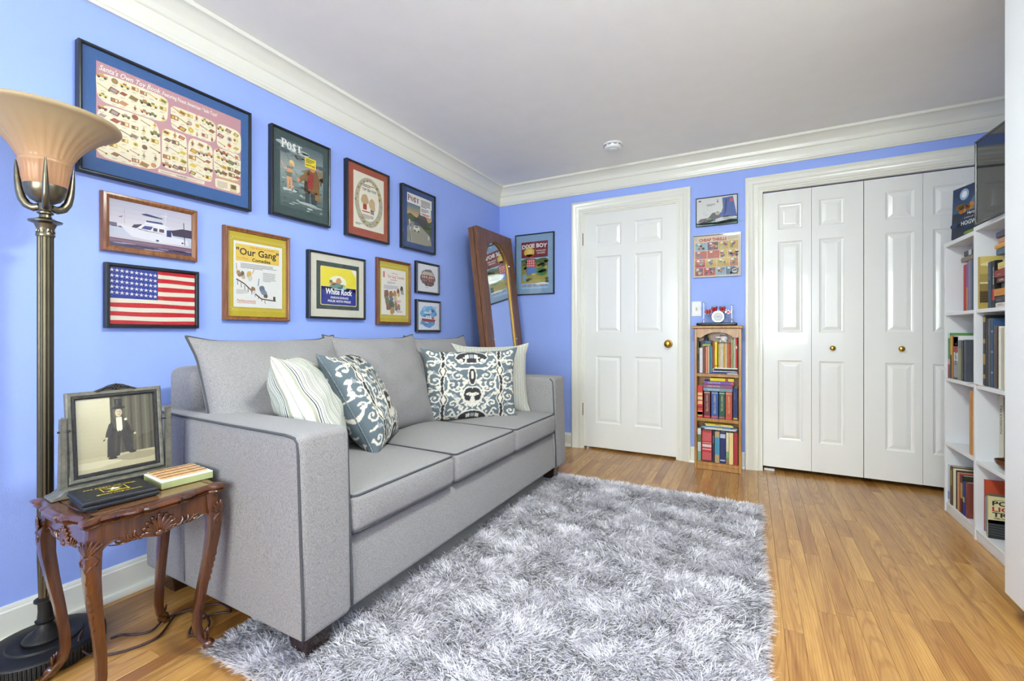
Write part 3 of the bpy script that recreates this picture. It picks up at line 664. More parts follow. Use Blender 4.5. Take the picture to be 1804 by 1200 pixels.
def stripes(name, stops, rep, jit):
    m, nt, b = nmat(name); b.inputs['Roughness'].default_value = .9; b.inputs['Specular IOR Level'].default_value = .2
    uv = N(nt, 'ShaderNodeUVMap'); sx = N(nt, 'ShaderNodeSeparateXYZ'); nt.links.new(uv.outputs[0], sx.inputs[0])
    mp = N(nt, 'ShaderNodeMapping'); mp.inputs['Scale'].default_value = (14, 50, 1); nt.links.new(uv.outputs[0], mp.inputs[0])
    ns = N(nt, 'ShaderNodeTexNoise', i_Scale=1.0, i_Detail=2.0); nt.links.new(mp.outputs[0], ns.inputs['Vector'])
    mu = N(nt, 'ShaderNodeMath', operation='MULTIPLY_ADD'); mu.inputs[1].default_value = jit; nt.links.new(ns.outputs['Fac'], mu.inputs[0])
    m2 = N(nt, 'ShaderNodeMath', operation='MULTIPLY'); m2.inputs[1].default_value = rep; nt.links.new(sx.outputs[0], m2.inputs[0]); nt.links.new(m2.outputs[0], mu.inputs[2])
    fr = N(nt, 'ShaderNodeMath', operation='FRACT'); nt.links.new(mu.outputs[0], fr.inputs[0])
    rp = N(nt, 'ShaderNodeValToRGB'); rp.color_ramp.interpolation = 'CONSTANT'; e = rp.color_ramp.elements
    e[0].position = 0; e[0].color = C4(stops[0][1]); e[1].position = stops[1][0]; e[1].color = C4(stops[1][1])
    for p, c in stops[2:]: e.new(p).color = C4(c)
    nt.links.new(fr.outputs[0], rp.inputs[0]); nt.links.new(rp.outputs[0], b.inputs['Base Color'])
    tc = N(nt, 'ShaderNodeTexCoord'); n2 = N(nt, 'ShaderNodeTexNoise', i_Scale=500.0); nt.links.new(tc.outputs['Object'], n2.inputs['Vector'])
    bp = N(nt, 'ShaderNodeBump', i_Strength=.4, i_Distance=.002); nt.links.new(n2.outputs['Fac'], bp.inputs['Height']); nt.links.new(bp.outputs[0], b.inputs['Normal'])
    return m
WH, BL, OL = (222, 222, 212), (52, 52, 66), (172, 172, 150)
st1 = stripes('ticking_stripe', [(0, WH), (.16, OL), (.30, WH), (.36, BL), (.42, WH), (.54, BL), (.60, WH), (.72, OL), (.80, WH), (.9, BL), (.95, WH)], 11, .05)
st2 = stripes('fine_slub_stripe', [(0, (196, 192, 178)), (.22, (132, 144, 150)), (.36, (216, 212, 198)), (.58, (176, 172, 150)), (.74, (206, 202, 186)), (.88, (140, 148, 150))], 26, 1.6)
def throw(label, c, a, v, w, h, t, mat, seed, colf=None, n=26, group=None, trim=None, wr=.004):
    V, F, UV, rim = pillow(w, h, t, n, .06, .016, seed, wr=wr); B = basis(a, v, c); base = B @ Vector((0, -h/2, 0))
    me = uvmesh('cover', V, F, UV, colf)
    root = empty('throw_pillow', (0, 0, 0), label=label, cat='pillow', group=group)
    root.matrix_world = Matrix.Translation(base) @ B.to_3x3().to_4x4()
    link('cover', me, mat, root, loc=(0, h/2, 0))
    m = MB(); m.tube([(x, y+h/2, z) for x, y, z in rim], .0035, 6, closed=True); m.build('corded_edge', trim or mat, root, smooth=180)
    # zip seam and small knotted corner are part of the edge
    return root
cordw = plain('cream_cord', (206, 204, 190), .9, bump=.5, bscale=500, var=.2, vscale=200); cordd = plain('slate_cord', (120, 128, 130), .9, bump=.5, bscale=500, var=.5, vscale=160)
throw('white pillow with thin dark stripes leaning on the near sofa arm', (.513, 1.234, .69), (-.73, .68, 0), (-.287, -.309, .906), .45, .46, .22, st1, 11, group='throw pillows on the sofa', trim=cordw, wr=.006)
throw('slate blue damask pillow tilted against the striped pillow at the near arm', (.507, 1.521, .685), (-.525, .851, 0), (-.409, -.253, .877), .45, .48, .215, M['cloth_print'], 12, damask, 190, 'throw pillows on the sofa', cordd)
throw('beige finely striped pillow at the far arm, behind a damask pillow', (.585, 2.575, .69), (.77, .64, 0), (-.12, .10, .98), .50, .45, .13, st2, 13, group='throw pillows on the sofa', trim=cordw)
throw('slate blue damask pillow standing upright at the far end of the sofa', (.612, 2.285, .680), (.741, .671, 0), (-.05, .055, .99), .565, .425, .15, M['cloth_print'], 14, damask, 190, 'throw pillows on the sofa', cordd)
# ------------------------------------------------------------------ carved side table
TX0, TX1, TY0, TY1, TZ = .309, .676, .459, .824, .528
tab = empty('side_table', ((TX0+TX1)/2, (TY0+TY1)/2, 0), label='carved mahogany side table with cabriole legs beside the sofa', cat='table'); tl_ = wloc(tab)
hw, hd = (TX1-TX0)/2, (TY1-TY0)/2
def scal(t):
    """stepped piecrust edge along one side, t in -1..1 -> outward bulge"""
    a = abs(t)
    if a < .22: return .010
    if a < .27: return .010-.006*(a-.22)/.05
    if a < .45: return .004+.004*math.sin((a-.27)/.18*PI)
    if a < .50: return .004-.004*(a-.45)/.05
    if a < .78: return -.006*math.sin((a-.5)/.28*PI*.5)
    if a < .82: return -.006+.004*(a-.78)/.04
    return -.002+.010*(a-.82)/.18
def outline(ins):
    P = []; n = 80
    for (ax, ay, bx, by, nx, ny) in ((-1, -1, 1, -1, 0, -1), (1, -1, 1, 1, 1, 0), (1, 1, -1, 1, 0, 1), (-1, 1, -1, -1, -1, 0)):
        for i in range(n):
            t = -1+2*i/n; s_ = scal(t)*1.5; x = (ax+bx)/2*1.0+(bx-ax)/2*t; y = (ay+by)/2+(by-ay)/2*t
            X = x*(hw-.010-ins); Y = y*(hd-.010-ins)
            c = max(0, abs(t)-.88)/.12*.010      # clipped corner
            X += nx*(s_*(1 if ins < .012 else .75 if ins < .02 else .25)-c); Y += ny*(s_*(1 if ins < .012 else .75 if ins < .02 else .25)-c); P.append((X, Y))
    return P
def stack(levels, top=True, bottom=True):
    m = MB(); V = []; F = []; k = None
    for ins, z in levels:
        o_ = outline(ins); k = len(o_); V += [(x, y, z) for x, y in o_]
    for j in range(len(levels)-1):
        for i in range(k): F.append((j*k+i, j*k+(i+1) % k, (j+1)*k+(i+1) % k, (j+1)*k+i))
    if bottom: F.append(tuple(range(k-1, -1, -1)))
    if top: F.append(tuple((len(levels)-1)*k+i for i in range(k)))
    m.add(V, F); return m
stack([(.020, TZ-.026), (.008, TZ-.025), (.0055, TZ-.021), (.010, TZ-.017), (.004, TZ-.014), (.0, TZ-.010), (.001, TZ-.005), (.008, TZ-.001), (.016, TZ), (.030, TZ), (.031, TZ-.003)]).build('top', M['mahog'], tab, smooth=32)
MB().box(-hw+.043, hw-.043, -hd+.043, hd-.043, TZ-.004, TZ-.0012).build('inlay_panel', wood('table_inlay', (96, 62, 40), (128, 88, 58), .12, axis=1, scale=20, coat=.8), tab)
def apron_poly(w):
    P = [(-w, .0), (w, .0)]; n = 36
    for i in range(n+1):
        t = 1-2*i/n; a = abs(t)
        z = -.066-.014*math.exp(-((a)/.20)**2)+.012*math.exp(-((a-.72)/.16)**2)-.022*max(0, (a-.86)/.14)**1.5
        P.append((t*w, z))
    return P
def shell(m, M4, s):
    """fan of fluted lobes with side scrolls, facing -y"""
    for k in range(-4, 5):
        a = k*.35; L = .050*(1-.05*abs(k)); ex = MB(); ex.ell((0, 0, L*.60), (.0066, .0042, L*.46), 10, 8); ex.ell((0, -.001, L*.98), (.0056, .0045, .006), 8, 6)
        m.add(ex.v, ex.f, M4 @ T(0, -.0015, -.068, ry=a, s=s))
    m.ell((0, -.003, -.070), (.012*s, .006, .009*s), 10, 6, M4)
    for sd in (-1, 1):
        for k in range(4):
            e = MB(); e.tube([(0, 0, 0), (sd*.008, -.001, .010), (sd*.010, -.001, .022), (sd*.004, 0, .032)], .0034, 6, rr=[.0025, .0042, .0042, .002])
            m.add(e.v, e.f, M4 @ T(sd*(.042+.013*k)*s, -.001, -.070+.003*k, ry=sd*(.35+.22*k), s=s*(1-.1*k)))
        P = [(sd*(.014+.10*t)*s, -.001, -.073+.014*t+.004*math.sin(6*t)) for t in np.linspace(0, 1, 12)]
        t_ = MB(); t_.tube(P, .003, 6, rr=[.004-.0025*q for q in np.linspace(0, 1, 12)]); m.add(t_.v, t_.f, M4)
for nm, rz, w, dist_, s in (('apron', PI/2, hd-.043, hw-.031, 1.0), ('apron', 0, hw-.043, hd-.031, .82), ('apron', -PI/2, hd-.043, hw-.031, 1.0), ('apron', PI, hw-.043, hd-.031, .82)):
    m = MB(); m.prism(apron_poly(w), -dist_, -dist_+.014, T(0, 0, TZ-.024, rz=rz))
    P = [(x, -dist_-.001, z+.003) for x, z in apron_poly(w)[2:]]; q = MB(); q.tube(P, .0028, 6); m.add(q.v, q.f, T(0, 0, TZ-.024, rz=rz))
    ap = m.build(nm, M['mahog'], tab, smooth=40)
    c = MB(); shell(c, T(0, 0, TZ-.024, rz=rz) @ T(0, -dist_, 0), s); c.build('shell_carving', M['mahog'], ap, smooth=60)
LEG = [(.504, -.002, .0175), (.47, .0, .0178), (.445, .004, .0188), (.42, .007, .0192), (.37, .005, .0172), (.30, -.003, .0150), (.22, -.014, .0130), (.14, -.023, .0118), (.09, -.025, .0112), (.055, -.019, .0112), (.03, -.005, .0125), (.012, .008, .0115), (0, .012, .009)]
def legmesh(par, sx, sy):
    m = MB(); V = []; F = []; n = 12; cx, cy = sx*(hw-.042), sy*(hd-.042)
    for z, o_, r_ in LEG:
        for k in range(n):
            a = 2*PI*k/n+PI/4; q = r_*(1.0/max(abs(math.cos(a-PI/4+PI/4)), abs(math.sin(a-PI/4+PI/4)))**.62)
            V.append((cx+sx*o_+q*math.cos(a), cy+sy*o_+q*math.sin(a), z))
    for j in range(len(LEG)-1):
        for k in range(n): F.append((j*n+k, (j+1)*n+k, (j+1)*n+(k+1) % n, j*n+(k+1) % n))
    F.append(tuple(range(n))); F.append(tuple((len(LEG)-1)*n+k for k in range(n-1, -1, -1))); m.add(V, F)
    lg = m.build('leg', M['mahog'], par, smooth=50)
    # knee carving on the outer corner: fan, scrolls and a chain of husks; scroll toe
    c = MB(); ang = math.atan2(sy, sx)+PI/2                                     # local -y points outward
    def wrapc(e_): e_.v = [(x, y+.72*abs(x), z) for x, y, z in e_.v]; return e_
    def at(z, out): 
        o_ = np.interp(z, [l[0] for l in LEG][::-1], [l[1] for l in LEG][::-1]); r_ = np.interp(z, [l[0] for l in LEG][::-1], [l[2] for l in LEG][::-1])
        d = o_*1.414+r_*1.24+out; return T(cx+d*math.cos(ang-PI/2), cy+d*math.sin(ang-PI/2), z, rz=ang)
    def put(e_, z, rx=0.0): wrapc(e_); c.add(e_.v, e_.f, at(z, -.0015) @ T(rx=rx))
    for k in range(-3, 4):
        e = MB(); e.ell((0, 0, .026*(1-.06*abs(k))), (.0042, .0042, .022*(1-.06*abs(k))), 8, 7); e.v = [tuple(Matrix.Rotation(k*.24, 4, 'Y') @ Vector(p)) for p in e.v]; put(e, .430)
    e = MB(); e.ell((0, 0, 0), (.010, .005, .006), 8, 6); put(e, .429)
    for sd in (-1, 1):
        e = MB(); e.tube([(sd*x_, 0, z_) for x_, z_ in ((.004, .012), (.013, .006), (.019, -.004), (.016, -.014), (.010, -.012), (.010, -.004))], .0032, 6); put(e, .424)
    for z_, s_ in ((.392, 1.1), (.360, 1.25), (.330, 1.1)):
        for k in (-1, 0, 1):
            e = MB(); e.ell((0, 0, .013*s_), (.0042, .0045, .014*s_), 7, 6); e.v = [tuple(Matrix.Rotation(k*.5, 4, 'Y') @ Vector(p)) for p in e.v]; put(e, z_)
    for q_ in range(5):
        e = MB(); e.ell((0, 0, 0), (.0055-.0006*q_, .0045, .0095), 7, 5); put(e, .312-.019*q_)
    c.build('knee_carving', M['mahog'], lg, smooth=60); c = MB()
    e = MB(); e.lathe([(.001, -.012), (.012, -.012), (.0145, -.008), (.0145, .008), (.012, .012), (.001, .012)], 14, M=T(ry=PI/2)); c.add(e.v, e.f, at(.03, -.012) @ T(0, 0, -.002))
    for k in (-1, 0, 1):
        e = MB(); e.ell((0, 0, .014), (.0035, .004, .017), 7, 6); c.add(e.v, e.f, at(.045, -.005) @ T(k*.006, 0, 0, ry=k*.2))
    c.build('foot_scroll', M['mahog'], lg, smooth=60)
for sx in (-1, 1):
    for sy in (-1, 1): legmesh(tab, sx, sy)
# ------------------------------------------------------------------ torchiere floor lamp
LX, LY = .19, .536
lamp = empty('floor_lamp', (LX, LY, 0), label='antique bronze torchiere lamp with an amber glass bowl shade', cat='lamp')
bronze = plain('aged_bronze', (92, 84, 66), .36, .9, var=.05, vscale=25, bump=.1, bscale=120); bronzed = plain('dark_bronze_base', (44, 42, 40), .5, .6, var=.3, vscale=14, bump=.2, bscale=70)
nick = plain('antique_nickel', (122, 114, 94), .3, 1, var=.2, vscale=40)
m = MB(); m.lathe([(.001, .0), (.132, 0), (.137, .004), (.137, .038), (.134, .044), (.128, .047), (.088, .050), (.084, .055), (.060, .056), (.056, .054), (.001, .054)], 72)
for k in range(90):
    a = 2*PI*k/90; m.lathe([(.0036, .005), (.0036, .040)], 6, c=(.1365*math.cos(a), .1365*math.sin(a), 0))
m.build('base', bronzed, lamp, smooth=40)
m = MB(); m.lathe([(.001, .054), (.050, .054), (.052, .060), (.046, .068), (.030, .078), (.020, .092), (.016, .100), (.022, .104), (.024, .110), (.019, .114), (.017, .140), (.018, .165), (.026, .169), (.026, .175), (.017, .180)], 36); m.build('foot_collar', bronzed, lamp, smooth=45)
m = MB(); m.lathe([(.0155, .175), (.0190, .30), (.0190, 1.30)], 60, flute=12, fd=.13); m.build('pole', bronze, lamp, smooth=70)
m = MB(); m.lathe([(.0205, 1.298), (.0225, 1.303), (.0205, 1.308), (.0195, 1.315), (.021, 1.325), (.026, 1.338), (.038, 1.343), (.039, 1.347), (.026, 1.352), (.015, 1.358), (.013, 1.366), (.019, 1.370), (.019, 1.374), (.013, 1.378), (.0155, 1.382), (.0155, 1.404), (.001, 1.404)], 36)
for k in range(12):
    a = 2*PI*k/12; e = MB(); e.ell((0, 0, .012), (.004, .003, .013), 6, 5); m.add(e.v, e.f, T(.0215*math.cos(a), .0215*math.sin(a), 1.310, rz=a+PI/2, rx=-.3))
m.build('capital', nick, lamp, smooth=45)
m = MB(); m.lathe([(.001, 1.400), (.018, 1.402), (.034, 1.412), (.045, 1.428), (.0495, 1.448), (.0495, 1.456), (.001, 1.456)], 36); m.build('cup', nick, lamp, smooth=45)
for k in range(3):
    a = R(-15.5+120*k); ca, sa = math.cos(a), math.sin(a); m = MB()
    P = []; RRr = []
    for r_, z, q in ((.015, 1.392, .0085), (.030, 1.388, .0095), (.046, 1.396, .0095), (.058, 1.415, .009), (.065, 1.442, .008), (.069, 1.475, .0065), (.0715, 1.505, .0045), (.0735, 1.532, .0015)): P.append((r_*ca, r_*sa, z)); RRr.append(q*1.25)
    PP = [Vector(P[0])]; RR2 = [RRr[0]]
    for i in range(len(P)-1):
        for j in (1, 2, 3): PP.append(Vector(P[i]).lerp(Vector(P[i+1]), j/3)); RR2.append(RRr[i]+(RRr[i+1]-RRr[i])*j/3)
    m.tube(PP, .008, 10, rr=RR2, flat=(.75, 1) if k else (.75, 1)); m.build('shade_arm', nick, lamp, smooth=60)
def shademat():
    m_, nt, b = nmat('amber_frosted_glass'); b.inputs['Roughness'].default_value = .42; b.inputs['Coat Weight'].default_value = .2
    tc = N(nt, 'ShaderNodeTexCoord'); ns = N(nt, 'ShaderNodeTexNoise', i_Scale=9.0, i_Detail=3.0); nt.links.new(tc.outputs['Object'], ns.inputs['Vector'])
    sx = N(nt, 'ShaderNodeSeparateXYZ'); nt.links.new(tc.outputs['Object'], sx.inputs[0])
    mr = N(nt, 'ShaderNodeMapRange'); mr.inputs['From Min'].default_value = 1.44; mr.inputs['From Max'].default_value = 1.67; nt.links.new(sx.outputs[2], mr.inputs[0])
    ad = N(nt, 'ShaderNodeMath', operation='MULTIPLY_ADD'); ad.inputs[1].default_value = .25; nt.links.new(ns.outputs['Fac'], ad.inputs[0]); nt.links.new(mr.outputs[0], ad.inputs[2])
    rp = N(nt, 'ShaderNodeValToRGB'); e = rp.color_ramp.elements; e[0].position = .2; e[0].color = C4((222, 168, 122)); e[1].position = 1.05; e[1].color = C4((206, 184, 144))
    nt.links.new(ad.outputs[0], rp.inputs[0]); nt.links.new(rp.outputs[0], b.inputs['Base Color'])
    tl = N(nt, 'ShaderNodeBsdfTranslucent'); nt.links.new(rp.outputs[0], tl.inputs[0]); mx = N(nt, 'ShaderNodeMixShader'); mx.inputs[0].default_value = .4
    nt.links.new(b.outputs[0], mx.inputs[1]); nt.links.new(tl.outputs[0], mx.inputs[2]); nt.links.new(mx.outputs[0], nt.nodes['Material Output'].inputs[0]); return m_
SHP = [(.046, 1.450), (.0485, 1.456), (.0515, 1.475), (.054, 1.500), (.0565, 1.518), (.0605, 1.522), (.0615, 1.527), (.0595, 1.531), (.064, 1.545), (.072, 1.562), (.084, 1.580), (.100, 1.599), (.118, 1.616), (.138, 1.633), (.158, 1.647), (.170, 1.654), (.177, 1.657), (.181, 1.663), (.179, 1.669), (.172, 1.668), (.160, 1.659), (.138, 1.641), (.114, 1.619), (.094, 1.596), (.078, 1.572), (.066, 1.548), (.056, 1.52), (.047, 1.47)]
m = MB(); nsh = 112; Vs = []; Fs = []
for j, (r_, z) in enumerate(SHP):
    for i in range(nsh):
        a = 2*PI*i/nsh; rib = 0
        if 8 <= j <= 13: rib = .0028*max(0, abs(math.sin(14*a))**.5-.35)*(1, 1, 1, 1, .9, .55)[j-8]
        if 2 <= j <= 4: rib = .0016*abs(math.sin(14*a))
        if j in (16, 17, 18): rib = .0012*math.sin(56*a)
        Vs.append(((r_+rib)*math.cos(a), (r_+rib)*math.sin(a), z-rib*.6))
for j in range(len(SHP)-1):
    for i in range(nsh): Fs.append((j*nsh+i, j*nsh+(i+1) % nsh, (j+1)*nsh+(i+1) % nsh, (j+1)*nsh+i))
m.add(Vs, Fs); m.build('glass_shade', shademat(), lamp, smooth=180)
cordm = plain('brown_cord', (58, 34, 28), .5)
def spline(P, n=8):
    P = [Vector(p) for p in P]; out = []
    for i in range(len(P)-1):
        p0, p1, p2, p3 = P[max(i-1, 0)], P[i], P[i+1], P[min(i+2, len(P)-1)]
        for j in range(n):
            t = j/n; out.append(.5*((2*p1)+(-p0+p2)*t+(2*p0-5*p1+4*p2-p3)*t*t+(-p0+3*p1-3*p2+p3)*t**3))
    out.append(P[-1]); return out
CP = [(.265, .60, .058), (.285, .585, .052), (.31, .58, .030), (.355, .600, .008), (.40, .655, .005), (.42, .72, .005), (.40, .76, .005), (.36, .80, .006), (.34, .83, .008), (.36, .86, .010), (.42, .87, .012), (.50, .85, .010), (.53, .81, .008), (.50, .79, .006), (.46, .82, .008), (.46, .88, .012), (.50, .92, .012), (.42, .93, .010), (.38, .88, .014), (.34, .80, .012), (.365, .74, .006), (.33, .70, .006), (.30, .685, .005), (.29, .66, .005)]
MB().tube([(x-LX, y-LY, z+.001) for x, y, z in spline(CP, 8)], .0038, 7).build('power_cord', cordm, lamp, smooth=180)
# ------------------------------------------------------------------ swing photo frame on the table
FX, FY, FZ = .395, .645, TZ+.001
pf = empty('photo_frame', (FX, FY, FZ), R(90-3), label='antique silver swing frame holding a sepia photograph, on the side table', cat='photo frame')
sil = plain('worn_silver_paint', (112, 109, 97), .5, .3, var=.25, vscale=60, bump=.3, bscale=160); sild = plain('blackened_carving', (48, 46, 46), .5, .3, var=.3, vscale=80, bump=.5, bscale=250)
m = MB(); m.prism([(-.160, 0), (.160, 0), (.160, .008), (.146, .012), (.128, .026), (-.128, .026), (-.146, .012), (-.160, .008)], -.032, .032); m.build('base', sil, pf, bevel=.002)
MB().box(-.125, .125, -.034, -.030, .006, .022).build('base_ornament', sild, pf, bevel=.002)
for sd in (-1, 1):
    m = MB(); m.add([(-.009, -.008, .024), (.009, -.008, .024), (.009, .010, .024), (-.009, .010, .024), (-.006, -.008, .222), (.006, -.008, .222), (.006, .010, .222), (-.006, .010, .222), (0, .001, .228)],
                    [(0, 3, 2, 1), (0, 1, 5, 4), (1, 2, 6, 5), (2, 3, 7, 6), (3, 0, 4, 7), (4, 5, 8), (5, 6, 8), (6, 7, 8), (7, 4, 8)])
    m.box(-.004, .004, -.0095, -.008, .03, .21); po = m.build('post', sil, pf, loc=(sd*.128, .004, 0))
    MB().lathe([(.003, -.014), (.003, .014)], 8, M=T(ry=PI/2)).build('pivot', sild, po, loc=(-sd*.003, 0, .186))
fr = empty('swing_frame', (0, 0, .029)); fr.parent = pf; fr.rotation_euler = (R(-7), 0, 0)
def ring(w, h, prof):
    """mitred frame around w x h (outer) centred in x, z from 0; prof = (inset, y) pairs"""
    V = []; F = []; k = len(prof)
    for a, y in prof: V += [(-w/2+a, y, a), (w/2-a, y, a), (w/2-a, y, h-a), (-w/2+a, y, h-a)]
    for j in range(k-1):
        for i in range(4): F.append((j*4+i, j*4+(i+1) % 4, (j+1)*4+(i+1) % 4, (j+1)*4+i))
    m_ = MB(); m_.add(V, F); return m_
def framewood(name, parent, w, h, prof, mat, **k):
    return ring(w, h, prof).build(name, mat, parent, smooth=30, **k)
fw_, fh_ = .234, .266
framewood('moulding', fr, fw_, fh_, [(0, .012), (0, -.002), (.004, -.006), (.010, -.006), (.013, -.003)], sil)
framewood('inner_moulding', fr, fw_, fh_, [(.012, -.003), (.013, -.005), (.018, -.006), (.020, -.003), (.021, .002), (.023, .002)], sild)
MB().box(-fw_/2+.004, fw_/2-.004, .006, .011, .004, fh_-.004).build('backing', sild, fr)
a = Art(.190, .222, (196, 186, 148)); a.up()
a.grad(0, .16, .46, 1, (176, 166, 130), (212, 204, 170), 14); a.up(); a.rect(.42, .2, 1, 1, (92, 86, 66)).rect(0, 0, 1, .2, (186, 174, 136)); a.up()
for i in range(9): a.rect(.42+.065*i, .2, .45+.065*i, 1, ((70, 66, 52), (110, 104, 82))[i % 2])
a.blob(.2, .1, .3, .05, (206, 194, 156), 4).blob(.75, .13, .3, .05, (160, 148, 116), 5); a.up()
a.poly([(.36, .17), (.44, .16), (.52, .17), (.545, .44), (.60, .21), (.66, .20), (.70, .21), (.69, .40), (.665, .58), (.61, .68), (.57, .705), (.48, .705), (.43, .67), (.385, .56), (.37, .40)], (50, 47, 40)); a.up()          # coat and trousers
a.poly([(.40, .63), (.355, .50), (.345, .44), (.38, .41), (.41, .45), (.44, .6)], (58, 55, 46)).poly([(.63, .63), (.675, .52), (.735, .47), (.72, .435), (.66, .45), (.60, .58)], (48, 45, 38))
a.ell(.43, .150, .06, .017, (34, 32, 28)).ell(.69, .195, .05, .017, (34, 32, 28)); a.up()
a.poly([(.43, .67), (.49, .70), (.505, .53), (.46, .56)], (78, 74, 62)).poly([(.565, .70), (.615, .67), (.60, .56), (.56, .53)], (74, 70, 58)).poly([(.47, .50), (.50, .50), (.48, .20), (.45, .20)], (66, 62, 52)); a.up()
a.poly([(.49, .705), (.565, .705), (.57, .53), (.545, .505), (.53, .52), (.51, .505), (.495, .53)], (228, 222, 194)).ell(.36, .43, .018, .016, (196, 182, 146)).ell(.73, .45, .018, .016, (196, 182, 146)).ell(.615, .665, .02, .017, (222, 216, 188)).line([(.34, .42), (.32, .40)], .003, (40, 38, 32))
a.ell(.527, .768, .046, .058, (208, 194, 158)).poly([(.475, .965), (.585, .96), (.575, .84), (.483, .84)], (36, 34, 30)); a.up()
a.ell(.53, .838, .086, .02, (30, 28, 26)).ell(.548, .765, .022, .045, (190, 174, 138)).rect(.485, .845, .573, .862, (60, 56, 48)).poly([(.50, .95), (.52, .95), (.515, .87), (.50, .87)], (84, 80, 70)).ell(.51, .782, .009, .005, (120, 104, 80)).ell(.545, .782, .009, .005, (120, 104, 80)).ell(.528, .742, .014, .005, (150, 110, 86))
a.build('photograph', M['print'], fr, loc=(0, .0035, .022))
MB().box(-.096, .096, .0012, .0018, .021, .245).build('glazing', M['glass'], fr)
m = MB(); m.prism([(-.055, 0), (-.045, .004), (-.030, .010), (-.018, .016), (0, .020), (.018, .016), (.030, .010), (.045, .004), (.055, 0)], -.004, .006)
for k in range(7): m.ell((.007*math.cos(k*2*PI/6) if k else 0, -.005, .010+(.006*math.sin(k*2*PI/6) if k else 0)), (.004, .004, .004), 7, 5)
for sd in (-1, 1): m.tube([(sd*(.012+.036*t), -.005, .009-.007*t+.003*math.sin(5*t)) for t in np.linspace(0, 1, 8)], .0028, 6)
m.build('crest', sild, fr, smooth=50, loc=(0, 0, fh_-.001))
# ------------------------------------------------------------------ army document case and bamboo box on the table
PCX = (.455+.600)/2
pad = empty('document_case', (.527, .585, TZ), R(90-6), label='black zip case printed with yellow army lettering on the side table', cat='case')
blk = plain('black_leatherette', (26, 27, 31), .5, bump=.25, bscale=500, var=.1)
def slab(hx, hy, z0, z1, r, lift):
    V, F = soft(hx, hy, (z1-z0)/2, r, 12, 10, 5); return [(x, y, z+(z0+z1)/2+lift*max(0, x/hx)) for x, y, z in V], F
m = MB(); V, F = slab(.082, .072, .001, .0135, .005, 0); m.add(V, F); m.build('lower_flap', blk, pad, smooth=60)
m = MB(); V, F = slab(.083, .074, .0140, .0270, .0055, -.003); m.add(V, F, T(-.002, .002, 0)); m.build('upper_flap', blk, pad, smooth=60)
MB().tube([(-.079, -.066, .008), (-.079, -.068, .013), (-.04, -.071, .0135), (.03, -.070, .0135), (.076, -.066, .0135)], .0016, 6).build('zip', plain('zip_dark', (15, 15, 16), .4), pad)
MB().box(-.075, -.055, -.082, -.066, .001, .0035).build('strap_tab', blk, pad)
YE = (226, 196, 40); a = Art(.15, .105); a.up(4)
a.text('AN ARMY OF ONE', .5, .76, .13, YE, 'c', .016, fit=.78)
for (p, q) in (((.33, .30), (.33, .68)), ((.33, .68), (.69, .68)), ((.69, .68), (.69, .30)), ((.33, .30), (.69, .30))): a.line([p, q], .0022, YE)
def star(A, cu, cv, r, colr, k=None, inner=.4, rot=0):
    P = []
    for i in range(10):
        an = PI/2+i*PI/5+rot; q = r*(1 if i % 2 == 0 else inner); P.append((cu+q*math.cos(an)*A.h/A.w, cv+q*math.sin(an)))
    A.poly(P, colr, k)
star(a, .51, .50, .20, YE); a.up(); star(a, .51, .50, .14, (228, 228, 222)); a.rect(.38, .23, .70, .33, YE); a.up()
a.text('U.S. ARMY', .54, .245, .10, (30, 30, 32), 'c', .02, fit=.28).text('goarmy.com', .52, .06, .14, YE, 'c', .016, fit=.66)
o = a.build('printed_lettering', M['print'], pad, loc=(-.002, -.046, .0276)); o.rotation_euler = (R(-90), R(1.6), 0)
bx_ = empty('bamboo_box', (.497, .757, TZ), R(90-5), label='pale green box topped with a small bamboo mat on the side table', cat='box')
MB().box(-.070, .070, -.076, .076, .0005, .020).build('box_body', col((166, 172, 116), .7), bx_, bevel=.001)
MB().box(-.070, .070, -.076, .076, .0202, .0235).build('lid', col((232, 233, 228), .6), bx_, bevel=.001)
for i in range(18):
    x_ = -.058+.116*i/17; m = MB(); m.tube([(x_, -.060, 0), (x_+.0008*math.sin(i), 0, 0), (x_, .060, 0)], .0037, 6, flat=(1, .6)); m.build('bamboo_slat', wood('bamboo_%d' % i, (206, 156, 104), (226, 182, 132), .5, axis=1, scale=30) if i == 0 else MATS['bamboo_0'], bx_, smooth=60, loc=(0, 0, .0258))
m = MB()
for y_ in (-.048, -.017, .015, .046): m.tube([(x_, y_+.0008*math.sin(x_*400), .0282) for x_ in np.linspace(-.062, .062, 22)], .0009, 5)
m.build('binding_threads', plain('dark_thread', (40, 28, 26), .8), bx_)
# ------------------------------------------------------------------ leaning arched mirror in the corner
mir = empty('leaning_mirror', (.385, 3.305, .002), 0, label='tall wooden mirror with an arched glass leaning in the corner behind the sofa', cat='mirror')
mir.rotation_euler = (R(90), 0, R(90)); mir.rotation_euler = (0, R(-7.0), 0)
